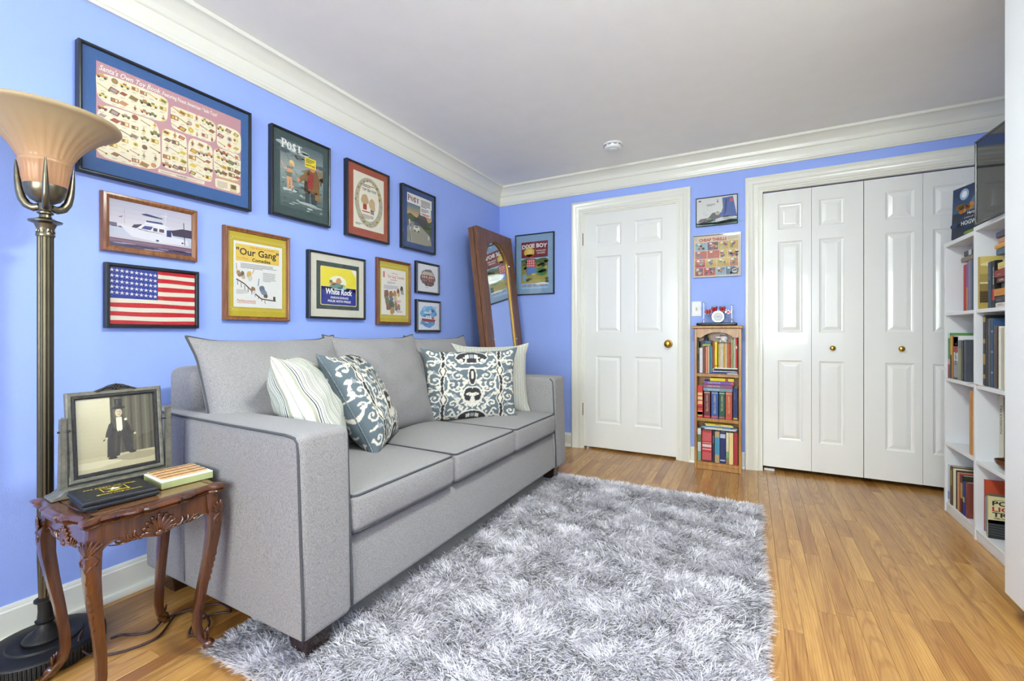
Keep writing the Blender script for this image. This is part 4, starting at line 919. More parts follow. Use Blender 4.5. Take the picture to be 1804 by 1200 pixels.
# local: x = towards the room (front +x), y along the wall, z up (tilted back)
MWy, MH = .295, 1.872; aw, ah0 = .195, 1.562
def archpts(hw_, z0, zs, n=24): return [(-hw_, z0)]+[(hw_, z0)]+[(hw_*math.cos(PI*i/n), zs+hw_*1.22*math.sin(PI*i/n)) for i in range(n+1)]
m = MB(); n = 24
inner = [(-aw, .12), (aw, .12)]+[(aw*math.cos(PI*i/n), ah0+aw*1.15*math.sin(PI*i/n)) for i in range(n+1)]
for x0, x1 in ((0, .028),):
    # front board with an arched opening: strips left, right, bottom, and spandrels above the arch
    for (ya, yb, za, zb) in ((-MWy, -aw, 0, ah0), (aw, MWy, 0, ah0), (-aw, aw, 0, .12)): m.box(x0, x1, ya, yb, za, zb)
    for sd in (-1, 1):
        P = [(sd*MWy, ah0), (sd*MWy, MH), (0, MH)]+[(sd*aw*math.cos(PI*i/24), ah0+aw*1.15*math.sin(PI*i/24)) for i in range(12, -1, -1)]
        k = len(P); V = [(x0, p[0], p[1]) for p in P]+[(x1, p[0], p[1]) for p in P]
        m.add(V, [tuple(range(k)), tuple(range(2*k-1, k-1, -1))]+[(i, i+k, (i+1) % k+k, (i+1) % k) for i in range(k)])
m.build('front_board', M['mwood'], mir)
m = MB(); m.box(-.05, -.004, -MWy-.003, -MWy+.03, 0, MH-.004); m.box(-.05, -.004, MWy-.03, MWy+.003, 0, MH-.004); m.box(-.05, -.004, -MWy, MWy, MH-.05, MH-.004); m.box(-.05, -.004, -MWy, MWy, 0, .05); m.box(-.05, -.044, -MWy, MWy, 0, MH-.004)
m.build('back_frame', M['mwood'], mir)
P = [(.010, y_, z_) for y_, z_ in inner]; P = [(p.x, p.y, p.z) for p in densify(P, .08)]
MB().tube(P, .005, 6, closed=True).build('gilt_bead', plain('gilt', (190, 150, 70), .35, .8), mir, smooth=180)
k = len(inner); me = mkmesh('mirror_glass', [(.006, p[0], p[1]) for p in inner], [tuple(range(k))]); link('mirror_glass', me, M['mirror'], mir)
for z_, y_ in ((1.60, -aw), (1.60, aw), (.95, -aw), (.95, aw), (1.72, -aw*.5), (1.72, aw*.5)): MB().ell((.028, y_, z_), (.004, .006, .006), 8, 5).build('clip', M['chrome'], mir)
for sd in (-1, 1): MB().box(.028, .040, sd*MWy-.028*(sd > 0)-.005*(sd < 0), sd*MWy+.028*(sd < 0)+.005*(sd > 0), .80, .835).build('corner_block', M['mwood'], mir)
# ------------------------------------------------------------------ ceiling lamp in the middle of the room (above the frame)
cl_ = empty('ceiling_lamp', (1.92, 1.05, ZC), label='round flush ceiling lamp with an opal glass diffuser', cat='lamp')
MB().lathe([(.001, -.030), (.215, -.030), (.225, -.022), (.225, -.001), (.001, -.001)], 40).build('pan', M['chrome'], cl_, smooth=40)
_m, _nt, _b = nmat('lit_opal_glass'); _b.inputs['Base Color'].default_value = (.9, .9, .9, 1); _b.inputs['Emission Color'].default_value = (.91, 1, .95, 1); _b.inputs['Emission Strength'].default_value = 105
MB().lathe([(.001, -.105), (.06, -.102), (.12, -.091), (.17, -.070), (.20, -.045), (.208, -.0305), (.001, -.0305)], 40).build('diffuser', _m, cl_, smooth=60)
# ------------------------------------------------------------------ smoke detector and switch
sd_ = empty('smoke_detector', (1.238, 3.21, ZC), label='round white smoke detector on the ceiling', cat='smoke detector')
MB().lathe([(.001, 0), (.072, 0), (.072, -.008), (.066, -.010), (.001, -.010)][::-1], 40).build('mounting_plate', M['whiteplastic'], sd_, smooth=40)
MB().lathe([(.001, -.040), (.026, -.040), (.028, -.036), (.050, -.036), (.056, -.033), (.060, -.026), (.062, -.0102), (.001, -.0102)], 40).build('cover', M['whiteplastic'], sd_, smooth=40)
for k in range(10):
    a_ = 2*PI*k/10+.2; MB().box(-.011, .011, -.0015, .0015, -.016, -.0125).build('vent_slot', M['dark'], sd_, loc=(.0612*math.cos(a_), .0612*math.sin(a_), 0), rot=(0, 0, a_+PI/2))
MB().ell((-.020, -.012, -.040), (.004, .004, .002), 8, 4).build('indicator_light', col((90, 60, 60)), sd_)
sw = empty('light_switch', (1.7545, D, 1.127), label='white toggle light switch on the blue wall above the oak bookcase', cat='switch')
MB().box(-.035, .035, -.006, 0, 0, .115).build('plate', M['whiteplastic'], sw, bevel=.0025)
MB().box(-.005, .005, -.012, -.005, .046, .069).build('toggle', plain('ivory_toggle', (196, 180, 130), .4), sw, bevel=.001)
for z_ in (.027, .088): MB().lathe([(.003, 0), (.0028, .002), (.0005, .0022)], 10, M=T(rx=PI/2)).build('screw', M['chrome'], sw, loc=(0, -.006, z_))
# ------------------------------------------------------------------ framed pictures
def picture(name, label, wall, c0, c1, z0, z1, fw, dep, fmat, art, au=None, matm=None, prof=None, extra=None, glaze=True, cat='picture', group='framed pictures on the left wall'):
    """wall 'L' (c along y) or 'B' (c along x); art covers au=(c0,c1,z0,z1) in wall coordinates"""
    w, h = c1-c0, z1-z0; cc = (c0+c1)/2
    root = empty(name, (0, cc, z0) if wall == 'L' else (cc, D, z0), R(90) if wall == 'L' else 0, label=label, cat=cat, group=group)
    pr = prof or [(0, 0), (0, -dep+.002), (.002, -dep), (fw*.55, -dep), (fw, -dep+.003), (fw, -dep+.012)]
    ring(w, h, pr).build('frame_moulding', fmat, root, smooth=30)
    MB().box(-w/2+.003, w/2-.003, -.006, -.001, .003, h-.003).build('backing_board', col((120, 100, 80), .9), root)
    yb = -dep+.010
    if matm is not None:
        MB().box(-w/2+fw*.7, w/2-fw*.7, yb, yb+.002, fw*.7, h-fw*.7).build('mat_board', matm, root)
        if extra: extra(root, w, h, yb)
    a0, a1, b0, b1 = au or (c0+fw*.8, c1-fw*.8, z0+fw*.8, z1-fw*.8)
    art.build('print', M['cloth_print'] if name == 'framed_flag' else M['print'], root, loc=((a0+a1)/2-cc, yb-.0004, b0-z0))
    if glaze: MB().box(-w/2+fw*.8, w/2-fw*.8, -dep+.0055, -dep+.0065, fw*.8, h-fw*.8).build('glazing', M['glass'], root)
    return root
def mt(c): return plain('mat_%d_%d_%d' % c, c, .85, bump=.08, bscale=900, var=.03, vscale=40)
BLK = M['black']; g = random.Random(99)
# --- toy catalogue page -----------------------------------------------------------
a = Art(.522, .354, (198, 146, 152)); CRM = (240, 228, 196); a.up(2)
def rr(A, u0, v0, u1, v1, colr, wob=.25, seed=0):
    q = random.Random(seed); P = []; cu, cv, ru, rv = (u0+u1)/2, (v0+v1)/2, (u1-u0)/2, (v1-v0)/2
    for i in range(48):
        t = 2*PI*i/48; cx = math.copysign(abs(math.cos(t))**.38, math.cos(t)); cz = math.copysign(abs(math.sin(t))**.38, math.sin(t))
        P.append((cu+ru*cx*(1+.03*math.sin(3*t+seed)), cv+rv*cz*(1+.04*math.sin(2*t+seed*2))))
    A.poly(P, colr)
ZON = [(.0, .595, .435, .905), (.45, .565, .785, .85), (.795, .545, 1.0, .84), (.0, .02, .383, .58), (.395, .075, .570, .555), (.578, .075, .766, .535), (.772, .18, 1.0, .53), (.782, .02, .99, .15)]
for i, z_ in enumerate(ZON): rr(a, *z_, CRM, seed=i)
a.rect(.37, .02, .70, .06, (236, 222, 196)); a.up(2)
TC = [(206, 176, 60), (150, 96, 52), (196, 120, 66), (136, 126, 60), (226, 196, 86), (120, 84, 64), (176, 150, 150), (206, 140, 90), (110, 120, 80), (160, 70, 50)]
def toy(A, u, v, s, q):
    c1, c2 = q.choice(TC), q.choice(TC); sw_ = s*A.h/A.w; k = q.randrange(7); K = A.k
    if k == 0: A.poly([(u-sw_, v-s*.5), (u+sw_*.5, v-s*.8), (u+sw_, v+s*.1), (u-sw_*.5, v+s*.5)], c1, K).poly([(u-sw_*.6, v-s*.35), (u+sw_*.4, v-s*.55), (u+sw_*.6, v), (u-sw_*.4, v+s*.2)], c2, K+1)
    elif k == 1:
        A.rect(u-sw_, v-s*.3, u+sw_, v+s*.25, c1, K).rect(u-sw_*.4, v+s*.2, u+sw_*.3, v+s*.6, c2, K+1)
        for d in (-.6, .55): A.ell(u+d*sw_, v-s*.35, s*.26*A.h/A.w, s*.26, (60, 56, 50), 10, k=K+2)
    elif k == 2: A.ell(u, v+s*.1, sw_*.6, s*.6, c1, 14, k=K).ell(u, v+s*.1, sw_*.3, s*.3, c2, 12, k=K+1)
    elif k == 3: A.rect(u-sw_*.22, v-s*.7, u+sw_*.22, v+s*.2, c1, K).ell(u, v+s*.45, sw_*.2, s*.26, (214, 176, 130), 10, k=K+1).poly([(u-sw_*.5, v-s*.2), (u, v+s*.2), (u+sw_*.5, v-s*.2)], c2, K+1)
    elif k == 4: A.poly([(u-sw_, v-s*.2), (u-sw_*.2, v+s*.6), (u+sw_, v+s*.3), (u+sw_*.3, v-s*.5)], c1, K).line([(u-sw_*.5, v+.2*s), (u+sw_*.6, v-s*.1)], .001, c2, K+1)
    elif k == 5: A.line([(u-sw_*1.1, v+s*.4), (u+sw_*1.1, v-s*.4)], .0032, c1, K).ell(u+sw_*.9, v-s*.35, sw_*.25, s*.25, c2, 8, k=K+1)
    else: A.rect(u-sw_*.8, v-s*.5, u+sw_*.8, v+s*.5, c1, K).rect(u-sw_*.6, v-s*.35, u-sw_*.05, v+s*.3, c2, K+1).rect(u+sw_*.1, v-s*.3, u+sw_*.6, v+s*.35, (236, 214, 150), K+1)
for i, (u0, v0, u1, v1) in enumerate(ZON[:7]):
    q = random.Random(40+i); nx = max(2, round((u1-u0)/.060)); ny = max(2, round((v1-v0)/.098))
    for ix in range(nx):
        for iy in range(ny):
            u = u0+(u1-u0)*(ix+.62)/(nx+.24)+q.uniform(-.008, .008); v = v0+(v1-v0)*(iy+.62)/(ny+.1)+q.uniform(-.01, .01)
            toy(a, u, v, q.uniform(.038, .052), q)
            for d in range(2): a.rect(u-.018, v-.042-.008*d, u+.012-.008*d, v-.039-.008*d, (176, 160, 140))
a.lines(.80, .89, .035, .125, 7, (176, 160, 140), 3).rect(.905, .02, .965, .12, (216, 196, 150)).rect(.915, .06, .958, .115, (110, 90, 60), a.k+1)
a.lines(.385, .50, .03, .05, 2, (170, 150, 140), 8).text('OAKES', .53, .028, .034, (70, 56, 50), 'c', .02)
a.lines(.56, .69, .03, .05, 2, (170, 150, 140), 9)
a.text("Santa's Own Toy Book", .015, .918, .078, (244, 234, 222), 'l', .014, .35, fit=.37).text('...Featuring Finest American Made Toys!', .38, .918, .06, (244, 234, 222), 'l', .016, .15, fit=.42)
a.text('All these and hundreds more in this', .79, .165, .032, (236, 206, 50), 'l', .008, fit=.195).text('free book', .85, .140, .032, (236, 206, 50), 'l', .008); a.up()
a.line([(.575, .03), (.575, .95)], .0008, (220, 196, 180))
picture('framed_poster', 'large framed toy catalogue page with a blue mat, top left of the picture wall', 'L', .664, 1.284, 1.577, 2.045, .011, .032, BLK, a, (.715, 1.237, 1.640, 1.994), mt((52, 92, 146)))
# --- magazine cover, anglers in the surf -------------------------------------------
POSTW = (236, 236, 230)
def post(A, u, v, sz, colr, fit):
    # heavy serif capitals with thick stems and thin hairlines
    W_ = fit/4.0; H_ = sz*.72
    def ringp(cu, cv, ru, rv, iu, iv, a0=0.0, a1=2*PI, n=26):
        P = []
        for q_, (x_, y_) in enumerate(((ru, rv), (iu, iv))):
            P += [((cu+x_*math.cos(a0+(a1-a0)*i/n))*A.w, (cv+y_*math.sin(a0+(a1-a0)*i/n))*A.h) for i in range(n+1)]
        A.raw(P, [(i, i+1, n+2+i, n+1+i) for i in range(n)], colr)
    A.rect(u, v, u+W_*.62, v+H_*.06, colr).rect(u+W_*.12, v, u+W_*.42, v+H_*1.25, colr, A.k+1).rect(u, v+H_*1.19, u+W_*.55, v+H_*1.25, colr)      # large P
    ringp(u+W_*.42, v+H_*.90, W_*.60, H_*.35, W_*.26, H_*.27, -PI/2, PI/2)
    ringp(u+W_*1.50, v+H_*.5, W_*.46, H_*.52, W_*.17, H_*.45)
    A.text('S', u+W_*2.06, v+H_*.01, H_*1.42, colr, 'l', .05, fit=W_*.72)
    t0 = u+W_*2.90; A.rect(t0+W_*.34, v, t0+W_*.66, v+H_, colr, A.k+1).rect(t0+W_*.18, v, t0+W_*.82, v+H_*.06, colr).rect(t0, v+H_*.92, t0+W_, v+H_, colr).poly([(t0, v+H_*.95), (t0+W_*.12, v+H_*.95), (t0+W_*.03, v+H_*.70), (t0, v+H_*.70)], colr).poly([(t0+W_, v+H_*.95), (t0+W_*.88, v+H_*.95), (t0+W_*.97, v+H_*.70), (t0+W_, v+H_*.70)], colr)
a = Art(.257, .346, (120, 136, 132)); a.up(); a.grad(0, 0, 1, .62, (74, 92, 90), (150, 166, 160), 9).grad(0, .62, 1, 1, (150, 160, 156), (88, 104, 108), 8); a.up()
for i in range(60):
    q = random.Random(i); u, v = q.random()*.94+.03, q.random()*.6; a.blob(u, v, .02+.09*q.random()*min(1, 4*min(u, 1-u)), .005+.009*q.random(), q.choice(((190, 200, 194), (96, 114, 110), (160, 174, 168), (60, 80, 78))), i)
for i in range(8): q = random.Random(60+i); a.blob(q.random(), .7+.3*q.random(), .16, .03, q.choice(((70, 86, 92), (176, 186, 182), (110, 126, 128))), i)
a.poly([(.45, .60), (.6, .66), (.75, .70), (.88, .68), (1, .71), (1, .52), (.8, .56), (.6, .58)], (134, 120, 88)).poly([(.75, .58), (1, .62), (1, .5), (.85, .52)], (176, 150, 120)); a.up()
for i in range(5): a.rect(.86+.012*(i % 2), .69+.02*i, .885-.004*i, .71+.02*i, ((190, 60, 60), (226, 220, 210))[i % 2])
a.rect(.86, .5, .88, .57, (70, 56, 44)).rect(.93, .47, .96, .56, (60, 50, 40)); a.up()
SK = (222, 160, 116)
a.poly([(.15, .27), (.19, .27), (.2, .40), (.21, .46), (.14, .46)], SK).poly([(.24, .26), (.28, .26), (.26, .42), (.25, .47), (.20, .45)], SK)       # swimmer
a.poly([(.13, .46), (.26, .46), (.25, .53), (.14, .52)], (110, 120, 100)).poly([(.15, .52), (.25, .53), (.27, .60), (.15, .60)], SK).rect(.14, .585, .28, .615, (120, 130, 110), a.k+1)
a.ell(.235, .665, .045, .04, SK).ell(.25, .69, .05, .03, (232, 206, 130), k=a.k+1).ell(.29, .66, .02, .03, (232, 206, 130), k=a.k+1)
a.line([(.27, .62), (.24, .56), (.32, .53)], .006, SK).line([(.14, .60), (.10, .55), (.02, .66)], .006, SK).line([(.02, .90), (.5, .38)], .0014, (70, 56, 44))
a.ell(.21, .265, .16, .022, (196, 206, 200)).ell(.22, .24, .1, .012, (110, 126, 122), k=a.k+1); a.up()
a.poly([(.56, .12), (.66, .12), (.67, .34), (.56, .32)], (58, 70, 74)).poly([(.72, .10), (.84, .12), (.85, .34), (.68, .34)], (50, 62, 66)).poly([(.53, .30), (.9, .30), (.92, .55), (.82, .68), (.64, .66), (.54, .52)], (128, 92, 50))
a.poly([(.38, .46), (.42, .42), (.58, .50), (.66, .62), (.60, .64)], (138, 100, 56)); a.up()
a.poly([(.60, .38), (.73, .36), (.76, .60), (.66, .62)], (176, 50, 46)).rect(.80, .22, .93, .31, (146, 112, 64)).ell(.74, .70, .07, .055, (206, 130, 96)).poly([(.64, .74), (.7, .80), (.82, .79), (.84, .73), (.72, .74)], (70, 66, 54))
a.ell(.40, .46, .04, .03, (214, 140, 104)).poly([(.53, .32), (.64, .30), (.62, .46), (.55, .48)], (66, 46, 34)); a.up()
for i in range(5): a.line([(.61+.03*i, .38), (.65+.03*i, .61)], .0012, (70, 30, 30)).line([(.60, .40+.045*i), (.75, .39+.045*i)], .0012, (70, 30, 30))
a.ell(.62, .12, .22, .02, (176, 188, 182)).ell(.80, .10, .18, .016, (156, 168, 164), k=a.k+1)
post(a, .02, .865, .145, POSTW, .47); a.rect(.55, .70, .82, .85, (238, 216, 40)); a.up()
a.lines(.575, .79, .77, .84, 3, (60, 56, 40), 1).text('HARTFORD', .57, .722, .04, (50, 46, 30), 'l', .02, fit=.23).line([(.03, .03), (.06, .05), (.1, .03)], .0008, (40, 40, 40))
picture('framed_magazine_cover', 'black framed magazine cover of anglers wading, dark green mat, right of the toy poster', 'L', 1.385, 1.737, 1.593, 2.043, .011, .032, BLK, a, (1.435, 1.692, 1.649, 1.995), mt((58, 76, 76)))
# --- toy advertisement, rust mat -----------------------------------------------------
a = Art(.251, .342, (232, 224, 204)); a.up(); a.ell(.5, .5, .46, .45, (176, 172, 150), 40).ell(.5, .52, .33, .36, (236, 228, 208), 40, k=a.k+1); a.up(2)
for i in range(22):
    t = 2*PI*i/22; q = random.Random(i); toy(a, .5+.40*math.cos(t), .5+.405*math.sin(t), .045, q)
a.up(3); a.text('TOP TEN TOYS', .5, .70, .065, (66, 56, 48), 'c', .03, fit=.46).lines(.29, .70, .775, .83, 2, (90, 80, 70), 5)
a.blob(.36, .54, .11, .10, (196, 164, 120), 3).blob(.60, .47, .11, .11, (206, 174, 130), 5).rect(.30, .36, .42, .46, (170, 62, 46)).rect(.54, .30, .66, .38, (136, 140, 150))
a.rect(.27, .315, .52, .335, (190, 70, 56)).lines(.27, .66, .20, .28, 4, (120, 110, 100), 7).lines(.06, .30, .06, .10, 2, (90, 110, 120), 9)
picture('framed_advertisement', 'black framed toy advertisement with an oval of drawings and a rust red mat', 'L', 1.853, 2.205, 1.580, 2.033, .011, .032, BLK, a, (1.907, 2.158, 1.640, 1.982), mt((154, 76, 52)))
# --- magazine cover, mountain road -----------------------------------------------------
a = Art(.270, .343, (120, 130, 140)); a.up(); a.grad(0, .5, 1, .8, (226, 176, 96), (106, 124, 146), 8).rect(0, .8, 1, 1, (232, 232, 228)).rect(0, 0, 1, .52, (96, 98, 92)); a.up()
a.poly([(0, .56), (.12, .60), (.3, .55), (.42, .54), (.42, .42), (0, .44)], (70, 84, 56)).poly([(.36, .50), (.44, .60), (.54, .70), (.66, .68), (.78, .58), (.86, .48), (.86, .36), (.5, .40)], (84, 78, 74)).poly([(.5, .42), (.8, .46), (1, .56), (1, .24), (.9, .22)], (64, 80, 50)); a.up()
a.poly([(0, .0), (.72, 0), (1, .04), (.9, .24), (.34, .44), (.18, .44), (.0, .3)], (150, 146, 132)).poly([(.06, .46), (.12, .46), (.2, .0), (.13, 0)], (206, 202, 190)).poly([(.24, .44), (.40, .45), (.46, .38), (.3, .36)], (80, 96, 150)); a.up()
a.poly([(.25, .26), (.46, .25), (.50, .33), (.44, .37), (.30, .37), (.24, .32)], (214, 208, 190)).rect(.31, .33, .42, .36, (70, 80, 90), a.k+1).ell(.30, .26, .03, .02, (40, 40, 40), k=a.k+1).ell(.44, .26, .03, .02, (40, 40, 40), k=a.k+1)
a.rect(.10, .32, .15, .38, (90, 110, 170)).rect(.84, .14, .9, .22, (190, 196, 200)).rect(.52, .62, .96, .8, (232, 232, 228)); a.up()
post(a, .02, .845, .13, (120, 40, 50), .46); a.lines(.54, .94, .80, .96, 5, (110, 90, 96), 4).lines(.55, .90, .70, .78, 3, (90, 90, 90), 6).rect(.56, .655, .92, .67, (206, 60, 80)).rect(.6, .635, .86, .648, (206, 60, 80))
picture('framed_magazine_cover', 'black framed magazine cover of a mountain road, navy mat, nearest the corner', 'L', 2.329, 2.692, 1.586, 2.027, .011, .032, BLK, a, (2.381, 2.651, 1.637, 1.980), mt((46, 70, 120)))
# --- yacht photograph -------------------------------------------------------------------
wp = [(0, 0), (0, -.012), (.004, -.022), (.012, -.024), (.020, -.020), (.024, -.014), (.024, -.008)]
a = Art(.290, .190, (206, 202, 214)); a.up(); a.grad(0, .42, 1, 1, (222, 214, 220), (186, 184, 202), 6).rect(0, .2, 1, .44, (196, 200, 216)); a.up()
a.poly([(.25, .44), (.28, .52), (.36, .55), (.45, .50), (.6, .5), (.75, .54), (.85, .60), (1, .60), (1, .42), (.25, .42)], (64, 52, 76)).poly([(0, .50), (.1, .50), (.1, .42), (0, .44)], (110, 104, 130)); a.rect(0, .08, 1, .23, (110, 84, 110)).rect(0, .0, 1, .10, (74, 62, 100)); a.up()
for i in range(12): q = random.Random(i); a.blob(q.random(), q.random()*.12, .07, .01, q.choice(((160, 150, 176), (50, 40, 70))), i)
a.rect(0, .20, 1, .25, (206, 196, 206)).rect(0, .14, 1, .17, (140, 104, 116)); a.up()
a.poly([(.12, .50), (.22, .46), (.55, .43), (.92, .36), (.94, .25), (.60, .22), (.26, .27), (.18, .38)], (226, 224, 232)).poly([(.30, .44), (.38, .55), (.62, .56), (.72, .50), (.74, .40), (.45, .42)], (236, 234, 238)); a.up()
a.poly([(.36, .46), (.40, .53), (.50, .54), (.47, .46)], (62, 66, 130)).rect(.50, .45, .55, .52, (60, 60, 96)).rect(.57, .45, .63, .52, (96, 66, 80)).rect(.66, .38, .72, .52, (50, 56, 110)).poly([(.40, .60), (.62, .62), (.70, .56), (.40, .57)], (236, 234, 238))
a.poly([(.42, .65), (.60, .66), (.62, .62), (.42, .62)], (40, 50, 110)).poly([(.36, .76), (.42, .79), (.62, .75), (.60, .73), (.40, .74)], (36, 42, 96)).line([(.44, .64), (.41, .75)], .0016, (206, 206, 214)).line([(.58, .62), (.57, .74)], .0016, (206, 206, 214)).line([(.64, .56), (.65, .88)], .0026, (220, 220, 226)).rect(.60, .80, .67, .82, (220, 220, 226))
a.line([(.89, .25), (.875, .74)], .003, (56, 40, 50)).line([(.18, .50), (.18, .80)], .0008, (150, 140, 160)).poly([(.11, .62), (.16, .66), (.15, .62)], (150, 96, 110)).ell(.55, .26, .02, .02, (40, 46, 90)).ell(.86, .29, .014, .018, (40, 46, 90)); a.up()
for cu, cv in ((0, 0), (1, 0), (0, 1), (1, 1)): a.ell(cu, cv, .035, .055, (150, 98, 52), 20)
picture('framed_photograph', 'brown wooden framed photograph of a white yacht at a dock', 'L', .732, 1.056, 1.305, 1.528, .024, .024, M['fwood'], a, (.750, 1.038, 1.322, 1.511), prof=wp)
# --- flag --------------------------------------------------------------------------------
a = Art(.294, .222, (206, 38, 46)); a.up()
for i in range(13): v0 = i/13; a.poly([(u, v0+.006*math.sin(7*u+i)) for u in np.linspace(0, 1, 12)]+[(u, v0+1/13+.006*math.sin(7*u+i)) for u in np.linspace(1, 0, 12)], (206, 36, 46) if i % 2 == 0 else (236, 226, 204))
a.up(); a.rect(0, 6/13-.005, .53, 1, (38, 56, 150)); a.up()
for r_ in range(5):
    for c_ in range(10): star(a, .03+.052*c_, .935-.095*r_-.004*c_, .038, (238, 236, 226), inner=.3)
fp = [(0, 0), (0, -.022), (.003, -.026), (.010, -.026), (.014, -.021), (.016, -.012)]
picture('framed_flag', 'black framed knitted stars and stripes flag below the yacht photograph', 'L', .742, 1.059, 1.019, 1.263, .016, .026, BLK, a, (.754, 1.047, 1.030, 1.252), prof=fp)
# --- comedy bill, mustard mat (larger) ------------------------------------------------------
gw = [(0, 0), (0, -.020), (.003, -.026), (.008, -.027), (.014, -.022), (.018, -.024), (.021, -.018), (.021, -.008)]
MUS = mt((184, 162, 42))
def matlines(root, w, h, yb, mu=.026):
    A = Art(w, h); A.up(2)
    for d in (0, .006):
        m_ = mu+d; u0, u1, v0, v1 = m_/w, 1-m_/w, (m_+.022)/h, 1-(m_+.016)/h
        for p, q in (((u0, v0), (u1, v0)), ((u1, v0), (u1, v1)), ((u1, v1), (u0, v1)), ((u0, v1), (u0, v0))): A.line([p, q], .0011, (226, 208, 120))
    for cu in (u0, u1):
        for cv in (v0, v1): A.ell(cu, cv, .008/w, .008/h, (226, 208, 120)).ell(cu, cv, .005/w, .005/h, (184, 162, 42), k=A.k+1)
    A.build('mat_lines', M['print'], root, loc=(0, yb, 0))
def crowd(A, spots, seed):
    """loose patches of clothing colours"""
    for i, (u, v, s, c1, c2) in enumerate(spots): A.blob(u, v, s, s*1.15, c1, seed+i).blob(u+.02, v-s*1.1, s*.9, s*.8, c2, seed+i+9, k=A.k+1)
a = Art(.242, .308, (232, 230, 224)); a.up(); a.rect(.04, .70, .93, .96, (232, 196, 84)); a.up()
a.text('Hal Roach presents', .33, .915, .038, (206, 96, 50), 'l', .01, fit=.5).text('Two Reels', .06, .735, .04, (214, 130, 60), 'l', .01).text('"Our Gang"', .05, .80, .145, (34, 30, 28), 'l', .018, fit=.87).text('Comedies', .36, .715, .072, (34, 30, 28), 'l', .025, fit=.38)
a.lines(.13, .88, .60, .68, 4, (150, 146, 140), 2).lines(.58, .86, .42, .57, 7, (170, 166, 160), 3).lines(.05, .28, .20, .27, 5, (176, 170, 160), 4); a.up()
a.line([(.05, .42), (.2, .36), (.38, .24), (.55, .14), (.86, .12)], .006, (96, 78, 60))
for i in range(9): t = i/8; a.line([(.07+.55*t, .40-.28*t), (.08+.55*t, .33-.26*t)], .003, (96, 78, 60))
a.up(); crowd(a, [(.09, .52, .035, (176, 140, 96), (150, 110, 80)), (.17, .50, .04, (110, 96, 84), (196, 180, 150)), (.30, .50, .05, (206, 170, 90), (206, 206, 206)), (.38, .28, .04, (150, 110, 80), (206, 210, 214)), (.56, .30, .05, (110, 116, 126), (120, 136, 160)), (.62, .24, .045, (130, 146, 170), (110, 90, 70))], 4)
a.line([(.36, .52), (.40, .60)], .004, (206, 160, 120)).line([(.48, .34), (.50, .46)], .004, (120, 136, 160)).line([(.06, .56), (.05, .66)], .004, (206, 160, 120))
a.text('Pathécomedy', .06, .075, .065, (214, 120, 60), 'l', .008, .2, fit=.38).rect(.06, .06, .44, .066, (214, 120, 60)); a.rect(.80, .13, .85, .19, (80, 60, 50))
picture('framed_film_bill', 'wooden framed comedy bill with a mustard mat, beside the flag', 'L', 1.164, 1.491, 1.058, 1.492, .021, .027, M['fwood'], a, (1.207, 1.449, 1.122, 1.430), MUS, gw, matlines)
# --- beverage label ---------------------------------------------------------------------------
a = Art(.302, .267, (62, 76, 72)); a.up()
def rrpoly(u0, v0, u1, v1, r_, asp): 
    P = []
    for cu, cv, a0 in ((u1-r_, v1-r_*asp, 0), (u0+r_, v1-r_*asp, 90), (u0+r_, v0+r_*asp, 180), (u1-r_, v0+r_*asp, 270)):
        for i in range(6): t = R(a0+18*i); P.append((cu+r_*math.cos(t), cv+r_*asp*math.sin(t)))
    return P
a.poly(rrpoly(.085, .085, .935, .905, .03, 1.13), (232, 216, 150)); a.up(); a.poly(rrpoly(.10, .10, .92, .89, .025, 1.13), (240, 222, 60)); a.up(); a.poly(rrpoly(.10, .10, .92, .47, .025, 1.13), (36, 46, 140)).rect(.10, .4, .92, .48, (36, 46, 140)); a.up()
a.ell(.48, .58, .2, .15, (244, 240, 214)).poly([(.80, .89), (.92, .89), (.92, .74)], (238, 236, 226)); a.up()
a.poly([(.28, .50), (.36, .56), (.5, .58), (.6, .52), (.58, .46), (.4, .45)], (110, 150, 140)).blob(.36, .56, .08, .035, (226, 160, 110), 4).blob(.32, .60, .04, .03, (110, 140, 60), 5).blob(.60, .52, .05, .035, (170, 190, 90), 7).blob(.55, .46, .12, .025, (150, 206, 214), 8); a.up()
a.blob(.5, .62, .06, .07, (206, 150, 104), 3)
a.text('White Rock', .51, .325, .17, (246, 244, 238), 'c', .03, .12, fit=.62).text('SPARKLING BEVERAGES', .52, .235, .062, (240, 238, 232), 'c', .02, fit=.42).text('POUR WITH PRIDE', .52, .155, .07, (240, 238, 232), 'c', .02, .1, fit=.54)
picture('framed_drink_label', 'black framed yellow and blue drink label with a linen mat', 'L', 1.599, 2.000, 1.080, 1.4515, .011, .030, BLK, a, (1.650, 1.952, 1.134, 1.401), mt((206, 200, 182)))
